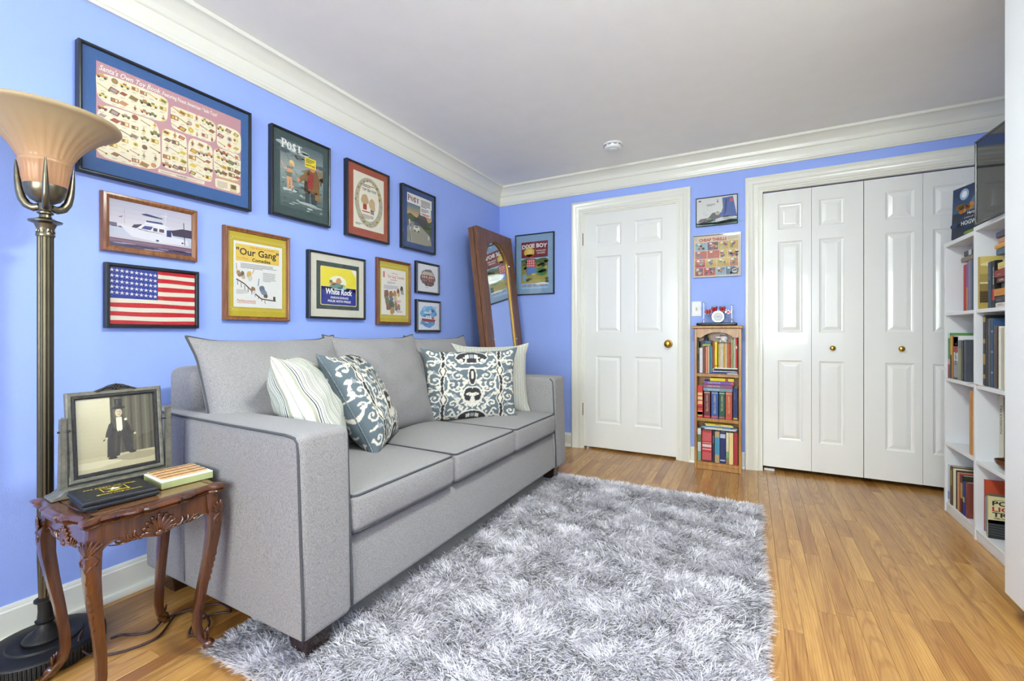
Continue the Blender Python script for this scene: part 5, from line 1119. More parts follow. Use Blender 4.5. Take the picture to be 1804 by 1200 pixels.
# --- comedy bill, mustard mat (smaller) ----------------------------------------------------------
a = Art(.232, .303, (232, 226, 214)); a.up(); a.text('Hal Roach', .42, .90, .045, (206, 90, 84), 'l', .01).text('"Our Gang" Comedies', .24, .81, .085, (206, 80, 76), 'l', .015, fit=.70).lines(.36, .80, .76, .79, 1, (206, 110, 100), 1)
a.lines(.24, .60, .68, .73, 4, (150, 150, 170), 2).lines(.10, .70, .56, .65, 5, (160, 150, 176), 3).rect(.07, .80, .14, .93, (206, 120, 110)).lines(.50, .82, .27, .34, 4, (206, 110, 104), 5).lines(.10, .30, .46, .54, 4, (150, 150, 170), 6); a.up(3)
crowd(a, [(.20, .44, .09, (136, 90, 60), (120, 120, 96)), (.38, .44, .08, (150, 106, 60), (96, 110, 120)), (.54, .45, .075, (176, 120, 80), (196, 176, 140)), (.68, .52, .06, (120, 80, 60), (206, 170, 80)), (.83, .58, .065, (70, 56, 50), (150, 150, 150)), (.26, .26, .09, (120, 110, 90), (140, 96, 60)), (.42, .20, .10, (80, 96, 80), (176, 130, 70)), (.58, .22, .07, (150, 120, 80), (110, 110, 120)), (.70, .2, .05, (170, 110, 70), (120, 130, 110))], 31)
a.text('Rascals', .62, .06, .06, (206, 90, 84), 'l', .015)
picture('framed_film_bill', 'wooden framed comedy bill with a mustard mat, between the drink label and two small prints', 'L', 2.104, 2.422, 1.053, 1.487, .021, .027, wood('dark_frame_wood', (78, 42, 20), (124, 74, 38), .35, axis=2, scale=30, coat=.3), a, (2.140, 2.372, 1.120, 1.424), MUS, gw, matlines)
# --- two small watercolours --------------------------------------------------------------------------
a = Art(.235, .200, (222, 222, 228)); a.up(); a.blob(.5, .55, .34, .30, (112, 110, 112), 3, amp=.12); a.up(); a.blob(.5, .42, .33, .2, (84, 76, 76), 5).poly([(.18, .62), (.3, .74), (.7, .74), (.86, .60)], (196, 176, 160)); a.up()
a.rect(.2, .38, .82, .60, (126, 56, 54)).rect(.22, .30, .8, .38, (86, 76, 74)); a.up()
for i in range(7): a.rect(.23+.085*i, .50, .27+.085*i, .58, (222, 214, 206)).rect(.235+.085*i, .38, .255+.085*i, .46, (200, 180, 170))
a.poly([(.48, .26), (.54, .26), (.52, .46), (.50, .46)], (196, 60, 56)).rect(.49, .44, .53, .58, (222, 214, 206)).lines(.36, .66, .16, .19, 1, (150, 150, 160), 2)
picture('framed_watercolour', 'small black framed painting of a red building, upper of two by the mirror', 'L', 2.481, 2.748, 1.288, 1.518, .018, .026, BLK, a, prof=fp[:-1]+[(.018, -.012)])
a = Art(.245, .205, (226, 228, 236)); a.up(); a.blob(.5, .64, .36, .24, (110, 170, 222), 3, amp=.14).blob(.48, .28, .38, .16, (96, 150, 206), 6, amp=.2); a.up()
for i in range(14): q = random.Random(i); a.blob(.2+.6*q.random(), .15+.7*q.random(), .08, .05, q.choice(((150, 196, 232), (80, 140, 200), (196, 220, 240))), i)
a.up(); a.poly([(.16, .42), (.2, .34), (.36, .30), (.78, .30), (.84, .38), (.5, .40)], (150, 44, 56)).poly([(.16, .42), (.5, .40), (.84, .38), (.83, .42), (.4, .44), (.15, .46)], (238, 238, 238)); a.up()
a.rect(.38, .42, .62, .52, (236, 236, 240)).rect(.42, .52, .56, .58, (90, 110, 150)).rect(.64, .40, .76, .47, (206, 90, 80)).line([(.50, .56), (.50, .72)], .0016, (130, 110, 90)).line([(.36, .66), (.64, .66)], .003, (206, 176, 110)).line([(.78, .38), (.82, .58)], .0014, (120, 100, 90)).rect(.80, .54, .84, .59, (206, 70, 70)).rect(.44, .45, .48, .49, (70, 90, 130)).rect(.52, .45, .56, .49, (70, 90, 130))
picture('framed_watercolour', 'small black framed painting of a red hulled boat, lower of two by the mirror', 'L', 2.485, 2.762, 1.006, 1.241, .018, .026, BLK, a, prof=fp[:-1]+[(.018, -.012)])
# --- end wall: fruit crate label ------------------------------------------------------------------------
a = Art(.268, .432, (64, 84, 50)); a.up(); a.rect(0, .66, 1, 1, (124, 28, 48)).grad(0, .12, 1, .62, (176, 160, 70), (90, 110, 56), 7).rect(0, .62, 1, .67, (150, 190, 220)).rect(0, 0, 1, .12, (150, 196, 226)); a.up()
for i in range(26): q = random.Random(i); a.blob(q.random(), .14+.45*q.random(), .07, .03, q.choice(((60, 84, 44), (206, 176, 70), (130, 90, 44), (44, 60, 40), (150, 150, 60))), i)
a.blob(.3, .60, .3, .05, (60, 86, 50), 5).blob(.8, .58, .2, .06, (70, 96, 50), 6); a.up()
a.ell(.30, .78, .20, .10, (226, 186, 70)).ell(.32, .70, .17, .035, (206, 60, 60)).ell(.77, .355, .2, .085, (60, 120, 66)).poly([(.57, .35), (.76, .39), (.96, .41), (.94, .36), (.7, .33)], (236, 226, 206)); a.up()
a.poly([(.20, .46), (.55, .46), (.5, .64), (.22, .64)], (196, 70, 76)).poly([(.2, .30), (.58, .34), (.55, .46), (.2, .46)], (70, 120, 190)).rect(.05, .18, .18, .30, (120, 170, 206)).ell(.30, .79, .12, .055, (236, 206, 110)); a.up()
for i in range(12): a.rect(.23+.075*(i % 4), .48+.05*(i//4), .26+.075*(i % 4), .505+.05*(i//4), (236, 226, 220))
a.blob(.78, .10, .22, .03, (226, 236, 240), 3); a.up()
a.text('DIXIE BOY', .5, .855, .115, (240, 236, 226), 'c', .035, fit=.94, arc=.02).text('FLASHLIGHT', .56, .785, .045, (236, 226, 206), 'l', .02, fit=.36).text('CRACKERS', .59, .735, .045, (236, 226, 206), 'l', .02, fit=.30).lines(.36, .66, .83, .845, 1, (214, 150, 80), 3)
a.text('LOI SZE PAU CHUN', .03, .045, .068, (150, 40, 50), 'l', .025, fit=.95)
picture('framed_crate_label', 'black framed label with red and blue lettering on the end wall beside the door', 'B', .180, .572, 1.350, 1.910, .009, .024, BLK, a, (.243, .511, 1.405, 1.837), mt((130, 158, 186)), group='framed pictures on the end wall')
# --- end wall: shoe drawing --------------------------------------------------------------------------------
a = Art(.280, .212, (226, 226, 222)); a.up(); a.blob(.55, .10, .5, .09, (150, 200, 196), 3).poly([(0, 0), (1, 0), (1, .2), (.5, .1), (0, .14)], (136, 190, 180)); a.up()
a.poly([(.03, .16), (.10, .26), (.30, .28), (.40, .44), (.58, .46), (.66, .30), (.62, .16), (.2, .12)], (92, 92, 98)).poly([(.22, .16), (.4, .2), (.42, .16), (.3, .12)], (226, 226, 226)); a.up()
a.blob(.30, .24, .06, .03, (150, 160, 90), 4).blob(.15, .2, .04, .03, (150, 90, 110), 5).poly([(.64, .94), (.90, .96), (1, .24), (.84, .26), (.74, .24), (.58, .28), (.66, .6)], (70, 100, 170)).poly([(.47, .2), (.66, .28), (.88, .28), (.94, .2), (.7, .14), (.48, .12)], (206, 206, 206)); a.up()
a.poly([(.72, .9), (.76, .9), (.74, .4), (.66, .3), (.70, .5)], (40, 60, 110)).rect(.82, .78, .90, .88, (206, 80, 90)).rect(.84, .80, .87, .85, (190, 50, 60), a.k+1).rect(.05, .88, .12, .93, (90, 90, 90)).text('cj', .03, .06, .07, (40, 40, 40), 'l', .02)
for i in range(8): t = i*PI/4; a.ell(.53+.035*math.cos(t), .42+.05*math.sin(t), .022, .03, (240, 240, 236), 10)
a.up(); a.ell(.53, .42, .02, .027, (226, 196, 60)).lines(.26, .50, .70, .78, 3, (120, 120, 126), 2).poly([(.50, .80), (.56, .80), (.53, .86)], (200, 60, 60)).ell(.53, .88, .02, .025, (120, 170, 220)); a.up()
a.line([(.2, .50), (.18, .44), (.22, .38), (.26, .44), (.24, .36)], .001, (60, 60, 60)).line([(.28, .62), (.28, .56)], .0012, (60, 60, 60)).ell(.75, .2, .1, .015, (160, 160, 160))
for i in range(6): a.line([(.66+.04*i, .18), (.69+.04*i, .27)], .0014, (110, 110, 110))
picture('framed_drawing', 'thin framed drawing of a sneaker and blue jeans leg above the comic sleeve', 'B', 1.751, 2.039, 1.813, 2.033, .005, .018, BLK, a, group='framed pictures on the end wall')
# --- end wall: comic style record sleeve -------------------------------------------------------------------------
a = Art(.318, .312, (222, 204, 176)); a.up(); a.rect(.02, .90, .07, .97, (190, 190, 180)); q = random.Random(3)
PC = [(190, 90, 66), (90, 130, 150), (206, 170, 70), (120, 140, 80), (196, 130, 90), (150, 176, 190), (110, 80, 110), (206, 196, 120), (170, 90, 90)]
for r_ in range(4):
    u = .03
    while u < .96:
        w_ = min(.97-u, q.uniform(.16, .3)); v0 = .03+.205*r_; cc_ = q.choice(PC); a.rect(u, v0, u+w_-.012, v0+.192, cc_)
        for j in range(6): a.blob(u+w_*q.uniform(.15, .8), v0+q.uniform(.04, .15), .03, .03, q.choice(PC), q.randrange(999), k=a.k+1+j % 3)
        a.ell(u+w_*.3, v0+.16, .035, .02, (236, 230, 216), 12, k=a.k+5); u += w_
a.up(7); a.text('CHEAP THRILLS', .12, .865, .10, (196, 60, 60), 'l', .045, fit=.60).lines(.74, .96, .87, .96, 4, (186, 176, 120), 3).ell(.89, .12, .08, .075, (60, 60, 60)).ell(.89, .12, .06, .055, (206, 204, 200), k=a.k+1).poly([(.84, .11), (.95, .12), (.92, .15), (.86, .14)], (50, 60, 50), a.k+2)
picture('framed_record_sleeve', 'silver framed comic style record sleeve above the light switch', 'B', 1.7305, 2.0595, 1.4235, 1.748, .005, .020, plain('brushed_silver', (200, 198, 190), .3, .8), a, group='framed pictures on the end wall')
# ------------------------------------------------------------------ honey pine bookcase
WX0, WX1, WY0, WY1 = 1.757, 2.066, 3.540, 3.690
wc_ = empty('wooden_bookcase', ((WX0+WX1)/2, (WY0+WY1)/2, 0), label='narrow honey coloured wooden bookcase between the door and the closet', cat='bookcase'); wl = wloc(wc_)
def part(name, par, mat, x0, x1, y0, y1, z0, z1, bev=.0015, loc=None): return MB().box(x0, x1, y0, y1, z0, z1).build(name, mat, par, bevel=bev, seg=1, loc=loc)
part('side_panel', wc_, M['bwood'], WX0, WX0+.017, WY0, WY1, 0, 1.03, loc=wl); part('side_panel', wc_, M['bwood'], WX1-.017, WX1, WY0, WY1, 0, 1.03, loc=wl)
part('back_panel', wc_, M['bwood'], WX0+.017, WX1-.017, WY1-.006, WY1-.0005, .03, 1.03, loc=wl)
for z0, z1 in ((.679, .702), (.352, .376), (.033, .055)): part('shelf', wc_, M['bwood'], WX0+.0175, WX1-.0175, WY0+.004, WY1-.0065, z0, z1, loc=wl)
part('top', wc_, M['bwood'], WX0-.022, WX1+.012, WY0-.018, WY1+.002, 1.031, 1.052, .006, loc=wl)
part('plinth', wc_, M['bwood'], WX0+.0175, WX1-.0175, WY0+.006, WY0+.020, .001, .0325, loc=wl)
n = 20; hwd = (WX1-WX0)/2-.0175; P = [(-hwd, 1.03), (hwd, 1.03), (hwd, .968)]
for i in range(n+1):
    t = 1-2*i/n; a_ = abs(t); P.append((t*(hwd-.012), .967+.038*max(0, 1-(a_/.82)**2)**.8-(.003 if a_ > .85 else 0)))
P.append((-hwd, .968)); MB().prism(P, WY0+.001, WY0+.015, T((WX0+WX1)/2, 0, 0)).build('arched_rail', M['bwood'], wc_, loc=wl)
# ---- books: spine faces local -y, base at z=0
_bookn = {}
def book(label, w, h, d, c, loc, rz=0, lie=False, tilt=0, title=None, tc=(225, 205, 150), band=None, group=None, tsize=.5, rx=0, face=None, cat='book'):
    """standing: w = thickness; lying: thickness becomes height, spine still faces -y"""
    root = empty('book', loc, label=label, cat=cat, group=group); root.rotation_euler = (rx, tilt, rz)
    m = MB(); t = min(.0022, w*.18); n = 5
    # hard cover: two boards and a softly rounded spine
    out = [(-w/2, d)]+[(-w/2+.0, .004)]+[(-w/2*math.cos(PI*i/n), .004-.004*math.sin(PI*i/n)) for i in range(1, n)]+[(w/2, .004), (w/2, d)]
    inn = [(w/2-t, d), (w/2-t, .005), (-w/2+t, .005), (-w/2+t, d)]
    Pl = out+inn; k = len(Pl); Vv = [(x, y, 0) for x, y in Pl]+[(x, y, h) for x, y in Pl]
    Ff = [tuple(range(k-1, -1, -1)), tuple(range(k, 2*k))]+[(i, (i+1) % k, (i+1) % k+k, i+k) for i in range(k)]
    mm = Matrix.Identity(4) if not lie else Matrix(((0, 0, -1, h/2), (0, 1, 0, 0), (1, 0, 0, w/2), (0, 0, 0, 1)))
    m.add(Vv, Ff, mm); m.build('cover', col(c, .45), root, smooth=35)
    pg = MB(); pg.box(-w/2+t, w/2-t, .006, d-.003, .003, h-.003, mm); pg.build('page_block', M['paper'], root)
    if band or title:
        A = Art(w, h); A.up(2); A.rect(.06, .01, .94, .99, c); A.up()
        for v0, v1, bc in (band or ()): A.rect(.04, v0, .96, v1, bc)
        A.up(2)
        if title:
            L = max(len(title), 1); sz = tsize*w/h
            A.text(title, .5-.34*tsize*1.0, .86, sz, tc, 'l', .012, rot=-PI/2, sx=min(1.0, (.72*h)/(L*.58*tsize*w)))
        o = A.build('spine_title', M['print'], root)
        if lie: o.matrix_local = Matrix(((0, 0, -1, h/2), (0, 1, 0, -.0003), (1, 0, 0, w/2), (0, 0, 0, 1)))
        else: o.location = (0, -.0003, 0)
    return root
def sbook(x0, x1, z0, z1, c, label, yf=3.5575, d=.12, **k): return book(label, x1-x0-.0012, z1-z0, d, c, ((x0+x1)/2, yf, z0), group='books in the wooden bookcase', **k)
def lbook(x0, x1, z0, z1, c, label, yf=3.5575, d=.12, **k): return book(label, z1-z0-.0006, x1-x0, d, c, ((x0+x1)/2, yf, z0), lie=True, group='books in the wooden bookcase', **k)
TS = 'on the wooden top shelf'; MS = 'on the wooden middle shelf'; BS = 'on the wooden bottom shelf'
Z = .7025
for (x0, x1, z0, z1, c, lb, kw) in (
    (1.7755, 1.787, Z, .935, (44, 58, 50), 'dark green patterned book at the left end ' + TS, dict(title='.........', tc=(170, 140, 90), band=((.1, .4, (96, 84, 60)), (.62, .8, (120, 100, 70))))),
    (1.7885, 1.812, Z, .892, (220, 216, 220), 'white book with lilac edges ' + TS, dict(band=((.0, .02, (150, 120, 160)), (.98, 1, (150, 120, 160))), title='. . . .', tc=(150, 130, 160))),
    (1.8125, 1.830, Z, .894, (128, 72, 46), 'brown book beside the white one ' + TS, dict(title='........', tc=(190, 140, 90))),
    (1.831, 1.8435, Z, .898, (222, 142, 116), 'salmon pink slim book ' + TS, dict(title='........', tc=(160, 80, 70))),
    (1.844, 1.8565, Z, .902, (226, 180, 146), 'pale peach slim book ' + TS, dict(title='......', tc=(160, 110, 90))),
    (1.8575, 1.867, .7107, .904, (70, 146, 156), 'left of two teal slim books ' + TS, dict(title='.......', tc=(206, 220, 200))),
    (1.8675, 1.877, .7107, .904, (76, 150, 160), 'right of two teal slim books ' + TS, dict(title='.......', tc=(206, 220, 200))),
    (1.8785, 1.8895, .7235, .919, (206, 52, 48), 'bright red slim book right of the teal pair ' + TS, dict(band=((.04, .08, (236, 226, 220)),))),
    (1.891, 1.910, .7482, .932, (238, 214, 40), 'thick bright yellow book ' + TS, dict(title='.........', tc=(180, 150, 20), band=((.05, .09, (200, 60, 50)),))),
    (1.9105, 1.9155, .7482, .922, (50, 82, 92), 'very thin dark teal book beside the yellow one ' + TS, {}),
    (1.916, 1.927, .7482, .922, (232, 200, 50), 'yellow slim book under the bear ' + TS, dict(title='........', tc=(60, 50, 30))),
    (1.928, 1.939, .7482, .922, (230, 214, 196), 'cream book with pink lettering ' + TS, dict(title='.........', tc=(206, 120, 130))),
    (1.9395, 1.949, .7482, .923, (226, 222, 206), 'off white book with black lettering ' + TS, dict(title='HISTORY OF', tc=(40, 40, 40))),
    (1.9495, 1.960, .7482, .923, (218, 164, 52), 'gold coloured slim book ' + TS, dict(title='........', tc=(90, 60, 30))),
    (1.961, 1.971, .7482, .923, (230, 220, 200), 'pale cream slim book beside the gold one ' + TS, dict(title='.......', tc=(110, 100, 90))),
    (1.972, 1.980, .7482, .923, (224, 150, 70), 'light orange slim book ' + TS, dict(title='........', tc=(120, 60, 30))),
    (1.981, 1.990, .7482, .926, (212, 104, 56), 'burnt orange slim book ' + TS, dict(title='......', tc=(240, 210, 160))),
    (1.9905, 1.999, .7482, .929, (190, 78, 58), 'brick red slim book ' + TS, dict(title='......', tc=(240, 200, 170))),
    (2.000, 2.009, .7482, .953, (214, 176, 130), 'tan tall thin book ' + TS, {}),
    (2.0095, 2.018, .7482, .951, (140, 196, 116), 'light green tall thin book ' + TS, dict(title='.......', tc=(230, 240, 220))),
    (2.019, 2.028, .7482, .959, (232, 228, 214), 'white tall thin book next to the red one ' + TS, {}),
    (2.029, 2.0395, .7482, .972, (206, 44, 56), 'tall red book at the right end ' + TS, dict(band=((.62, .7, (236, 226, 226)),)))):
    sbook(x0, x1, z0, z1, c, lb, **kw)
lbook(1.8905, 2.0410, .7374, .7480, (226, 222, 206), 'cream book lying topmost under the upright books ' + TS, title='', band=None)
lbook(1.8960, 2.0405, .7256, .7372, (34, 34, 38), 'black book lying in the small pile ' + TS, title='.. .... .. ....', tc=(200, 200, 200))
lbook(1.8785, 2.0410, .7152, .7233, (206, 216, 230), 'pale blue book lying in the small pile ' + TS)
lbook(1.8525, 2.0420, .7027, .7106, (60, 84, 170), 'blue book lying lowest in the small pile ' + TS, title='... .. . ....', tc=(220, 224, 236), band=((.0, .36, (226, 230, 236)),))
bpy.context.view_layer.update()
lbook(1.804, 1.871, .9025, .9200, (60, 84, 70), 'small green book lying across upright books ' + TS, d=.09, band=((.1, .9, (150, 170, 90)),))
lbook(1.800, 1.8735, .9205, .9420, (44, 52, 80), 'small navy book lying under the dark figurine ' + TS, d=.09, band=((.1, .6, (70, 110, 130)),))
HP = dict(tc=(206, 180, 120), tsize=.42)
Z = .3765
for (x0, x1, z1, c, lb, kw) in (
    (1.7755, 1.812, .610, (206, 62, 62), 'red book with ornate gold spine at the left ' + MS, dict(band=((.05, .2, (232, 190, 130)), (.30, .36, (150, 40, 40)), (.42, .52, (232, 190, 130)), (.56, .66, (240, 200, 150)), (.70, .78, (232, 190, 130)), (.08, .18, (190, 50, 50))), title=None)),
    (1.820, 1.863, .5735, (112, 44, 56), 'maroon fantasy novel ' + MS, dict(title='HARRY POTTER', band=((.03, .08, (226, 70, 80)), (.92, .95, (206, 190, 160))), **HP)),
    (1.869, 1.916, .5735, (52, 90, 160), 'blue fantasy novel ' + MS, dict(title='HARRY POTTER', band=((.03, .08, (226, 70, 80)), (.92, .95, (206, 190, 160))), **HP)),
    (1.921, 1.960, .5735, (44, 92, 74), 'green fantasy novel ' + MS, dict(title='HARRY POTTER', band=((.03, .08, (226, 70, 80)), (.92, .95, (206, 190, 160))), **HP)),
    (1.963, 2.007, .5735, (196, 84, 58), 'orange red fantasy novel ' + MS, dict(title='HARRY POTTER', band=((.03, .08, (226, 70, 80)), (.92, .95, (206, 190, 160))), **HP)),
    (2.0115, 2.043, .605, (32, 50, 110), 'dark blue book at the right end ' + MS, dict(title='.. .... .......', tc=(210, 214, 230), band=((.02, .07, (200, 170, 60)),)))):
    sbook(x0, x1, Z, z1, c, lb, **kw)
for (x0, x1, z0, z1, c, lb, kw) in ((1.816, 2.008, .5740, .5975, (122, 150, 166), 'grey blue novel lying lowest of the stack ' + MS, dict(title='HARRY POTTER', tc=(220, 224, 226))),
    (1.814, 2.010, .5980, .6230, (150, 84, 112), 'mauve novel lying second in the stack ' + MS, dict(title='HARRY POTTER', tc=(226, 206, 214))),
    (1.820, 2.017, .6235, .6475, (120, 86, 160), 'purple novel lying third in the stack ' + MS, dict(title='HARRY POTTER', tc=(220, 206, 226), band=((.02, .10, (226, 80, 90)),))),
    (1.861, 2.018, .6480, .6710, (232, 208, 50), 'yellow book lying topmost of the stack ' + MS, dict(title='..... ... ......', tc=(120, 100, 40), band=((.24, .36, (176, 50, 60)),)))):
    lbook(x0, x1, z0, z1, c, lb, **kw)
Z = .0555
for (x0, x1, z1, c, lb, kw) in (
    (1.7755, 1.801, .293, (176, 190, 170), 'map patterned pale book at the left ' + BS, dict(band=((.0, .3, (120, 160, 140)), (.3, .58, (206, 206, 206)), (.58, .82, (90, 116, 60)), (.82, 1, (216, 222, 230))))),
    (1.806, 1.873, .282, (196, 40, 50), 'thick red book with white ornaments ' + BS, dict(band=((.06, .30, (206, 90, 92)), (.38, .42, (226, 180, 176)), (.47, .56, (232, 200, 196)), (.60, .62, (226, 180, 176)), (.66, .94, (206, 90, 92)), (.0, .04, (40, 30, 30))))),
    (1.876, 1.890, .282, (36, 44, 76), 'thin navy book with gold lettering ' + BS, dict(title='ABBOTT AND', tc=(206, 186, 120), tsize=.7)),
    (1.892, 1.925, .281, (190, 160, 116), 'tan book with a blue label ' + BS, dict(band=((.26, .82, (70, 150, 186)),), title='....', tc=(40, 90, 120))),
    (1.926, 1.964, .279, (34, 46, 100), 'thick navy blue book ' + BS, dict(band=((.82, .95, (190, 200, 220)), (.08, .12, (190, 200, 220))))),
    (1.966, 1.985, .280, (226, 216, 190), 'cream book with red and green print ' + BS, dict(band=((.0, .2, (150, 120, 90)), (.2, .4, (120, 170, 120))), title='.......', tc=(196, 60, 60))),
    (1.986, 2.014, .281, (240, 214, 140), 'pale yellow book ' + BS, dict(title='..........', tc=(200, 170, 90))),
    (2.0155, 2.0435, .284, (176, 46, 54), 'dark red book at the right end ' + BS, dict(title='..... .......', tc=(226, 190, 110)))):
    sbook(x0, x1, Z, z1, c, lb, **kw)
for (x0, x1, z0, z1, c, lb, kw) in ((1.806, 2.040, .2940, .3045, (216, 222, 226), 'white and blue book lying lowest of the flat pile ' + BS, dict(band=((.0, .05, (40, 80, 120)), (.92, 1, (40, 80, 120))))),
    (1.801, 2.001, .3050, .3110, (150, 170, 180), 'thin pale book lying second in the flat pile ' + BS, dict(band=((.3, .8, (240, 224, 130)),))),
    (1.826, 2.001, .3115, .3180, (70, 130, 190), 'thin blue book lying third in the flat pile ' + BS, {}),
    (1.832, 2.014, .3185, .3265, (226, 224, 214), 'thin white book lying fourth in the flat pile ' + BS, {}),
    (1.826, 2.005, .3270, .3350, (236, 204, 50), 'thin yellow book lying topmost of the flat pile ' + BS, dict(band=((.4, .6, (190, 150, 40)),)))):
    lbook(x0, x1, z0, z1, c, lb, **kw)
# ---- figurine and bear on the books
fg = empty('figurine', (1.833, 3.59, .9425), label='dark pointed figurine standing on two small books in the wooden bookcase', cat='figurine')
dk = plain('dark_pewter', (46, 46, 50), .5, .2, bump=.4, bscale=120, var=.2)
m = MB(); m.lathe([(.001, 0), (.017, 0), (.0175, .006), (.013, .013), (.012, .024), (.008, .028), (.0095, .034), (.006, .042), (.0145, .0425), (.0105, .0455), (.007, .052), (.0035, .060), (.0005, .066)], 18); m.ell((-.010, -.004, .02), (.005, .006, .010), 8, 6); m.ell((.010, -.005, .018), (.006, .006, .009), 8, 6); m.build('figure', dk, fg, smooth=50)
br = empty('toy_bear', (1.947, 3.60, .9305), label='small white plush bear with a red ribbon sitting on the books', cat='toy bear')
plush = plain('white_plush', (226, 224, 222), .95, bump=.8, bscale=260, var=.06, vscale=60, sheen=.3)
m = MB(); m.ell((0, 0, .028), (.020, .017, .027), 14, 10); m.ell((0, -.004, .064), (.0175, .016, .016), 14, 10); m.ell((0, -.018, .060), (.008, .007, .006), 10, 6)
m.ell((-.034, -.006, .036), (.020, .007, .007), 10, 6, T(0, 0, 0)); m.ell((.030, -.006, .028), (.008, .007, .019), 10, 6, T(0, 0, 0, ry=-.35)); m.ell((-.016, -.022, .009), (.010, .017, .009), 10, 6); m.ell((.017, -.022, .009), (.010, .017, .009), 10, 6)
m.build('body', plush, br, smooth=180)
for sx in (-1, 1): MB().ell((sx*.014, .0, .077), (.006, .004, .006), 8, 6).build('ear', plush, br, smooth=180); MB().ell((sx*.006, -.0185, .067), (.0018, .0014, .0018), 6, 4).build('eye', M['black'], br)
MB().ell((0, -.0245, .061), (.0028, .002, .0022), 6, 4).build('nose', M['black'], br)
MB().tube([(.0165*math.cos(t), -.002+.015*math.sin(t), .0495) for t in np.linspace(0, 2*PI, 20, endpoint=False)], .003, 6, closed=True).build('ribbon', col((190, 30, 44)), br, smooth=180)
# ---- drum kit clock on the bookcase
ck = empty('drum_kit_clock', (1.902, 3.612, 1.0525), label='miniature red drum kit clock on top of the wooden bookcase', cat='clock')
redp = plain('red_sparkle', (186, 24, 40), .25, .2, var=.1, vscale=300); wht = plain('clock_white', (196, 198, 200), .4)
V, F = soft(.138, .032, .011, .010, 14, 8, 4); m = MB(); m.add(V, F, T(0, 0, .0112)); m.build('stand', plain('black_lacquer', (20, 20, 22), .2), ck, smooth=60)
A = Art(.05, .008); A.text('........', .5, .1, .6, (180, 180, 180), 'c', .03); A.build('plaque_lettering', M['print'], ck, loc=(0, -.0325, .008))
m = MB(); m.lathe([(.001, -.016), (.038, -.016), (.038, .016), (.001, .016)], 32, M=T(0, 0, .066, rx=PI/2)); bd = m.build('bass_drum', redp, ck, smooth=40, loc=(.010, 0, 0))
m = MB(); m.lathe([(.036, .013), (.0405, .014), (.0415, .018), (.0405, .021), (.034, .021), (.034, .017)], 32, M=T(0, 0, .066, rx=PI/2)); m.build('hoop', M['chrome'], bd, smooth=40)
MB().lathe([(.001, .018), (.0345, .018), (.0345, .0185), (.001, .019)], 32, M=T(0, 0, .066, rx=PI/2)).build('dial', wht, bd)
A = Art(.07, .07); A.up(2)
for k in range(12): t = PI/2-k*PI/6; A.line([(.5+.38*math.cos(t), .5+.38*math.sin(t)), (.5+.44*math.cos(t), .5+.44*math.sin(t))], .0022 if k % 3 == 0 else .0012, (40, 40, 40))
A.line([(.5, .5), (.28, .50)], .0018, (40, 40, 40)).line([(.5, .5), (.66, .54)], .0022, (40, 40, 40)); A.up(); A.ell(.5, .5, .03, .03, (150, 30, 40)); A.build('dial_marks', M['print'], bd, loc=(0, -.0195, .031))
def drum(x, y, z, r, h, tx):
    m_ = MB(); m_.lathe([(.001, 0), (r, 0), (r, h), (.001, h)], 20); d_ = m_.build('tom_drum', redp, ck, smooth=40, loc=(x, y, z), rot=(tx, 0, 0))
    e_ = MB()
    for zz in (0, h): e_.lathe([(r, zz-.002), (r+.0018, zz-.002), (r+.0018, zz+.002), (r, zz+.002)], 20)
    e_.build('rims', M['chrome'], d_, smooth=40); d_['label'] = 'red and chrome toy drum'
    for k_ in range(6):
        t = 2*PI*k_/6; MB().box(-.001, .001, -.001, .001, .002, h-.002).build('lug', M['chrome'], d_, loc=((r+.001)*math.cos(t), (r+.001)*math.sin(t), 0))
    MB().lathe([(.001, h+.0003), (r-.001, h+.0003), (r-.001, h+.001), (.001, h+.001)], 20).build('drum_head', wht, d_)
drum(-.058, -.006, .088, .0195, .033, .12); drum(-.015, -.002, .112, .0205, .032, .3); drum(.040, -.002, .112, .0205, .032, .3); drum(.078, -.006, .090, .0185, .021, .05)
m = MB()
for x in (-.015, .040): m.tube([(x, .006, .118), (.012, .004, .100)], .0018, 6)
m.tube([(-.058, -.004, .09), (-.04, 0, .07)], .0018, 6); m.tube([(.078, -.006, .022), (.078, -.006, .09)], .0016, 6); m.build('mounts', M['chrome'], ck)
for x, h, tilt, rr_ in ((-.088, .172, .25, .024), (.100, .148, -.1, .018)):
    m = MB(); m.tube([(x, 0, .022), (x, 0, h)], .0024, 8)
    for k in range(3): t = 2*PI*k/3+.4; m.tube([(x, 0, .055), (x+.018*math.cos(t), .014*math.sin(t), .023)], .0014, 6)
    cs = m.build('cymbal_stand', M['chrome'], ck, smooth=60)
    MB().lathe([(.001, .004), (.004, .0035), (.006, .001), (rr_, -.001), (rr_, -.0016), (.001, -.0004)], 24).build('cymbal', plain('bronze_cymbal_%d' % int(h*1000), (140, 124, 92), .3, 1), cs, smooth=40, loc=(x, 0, h+.001), rot=(0, tilt, 0))
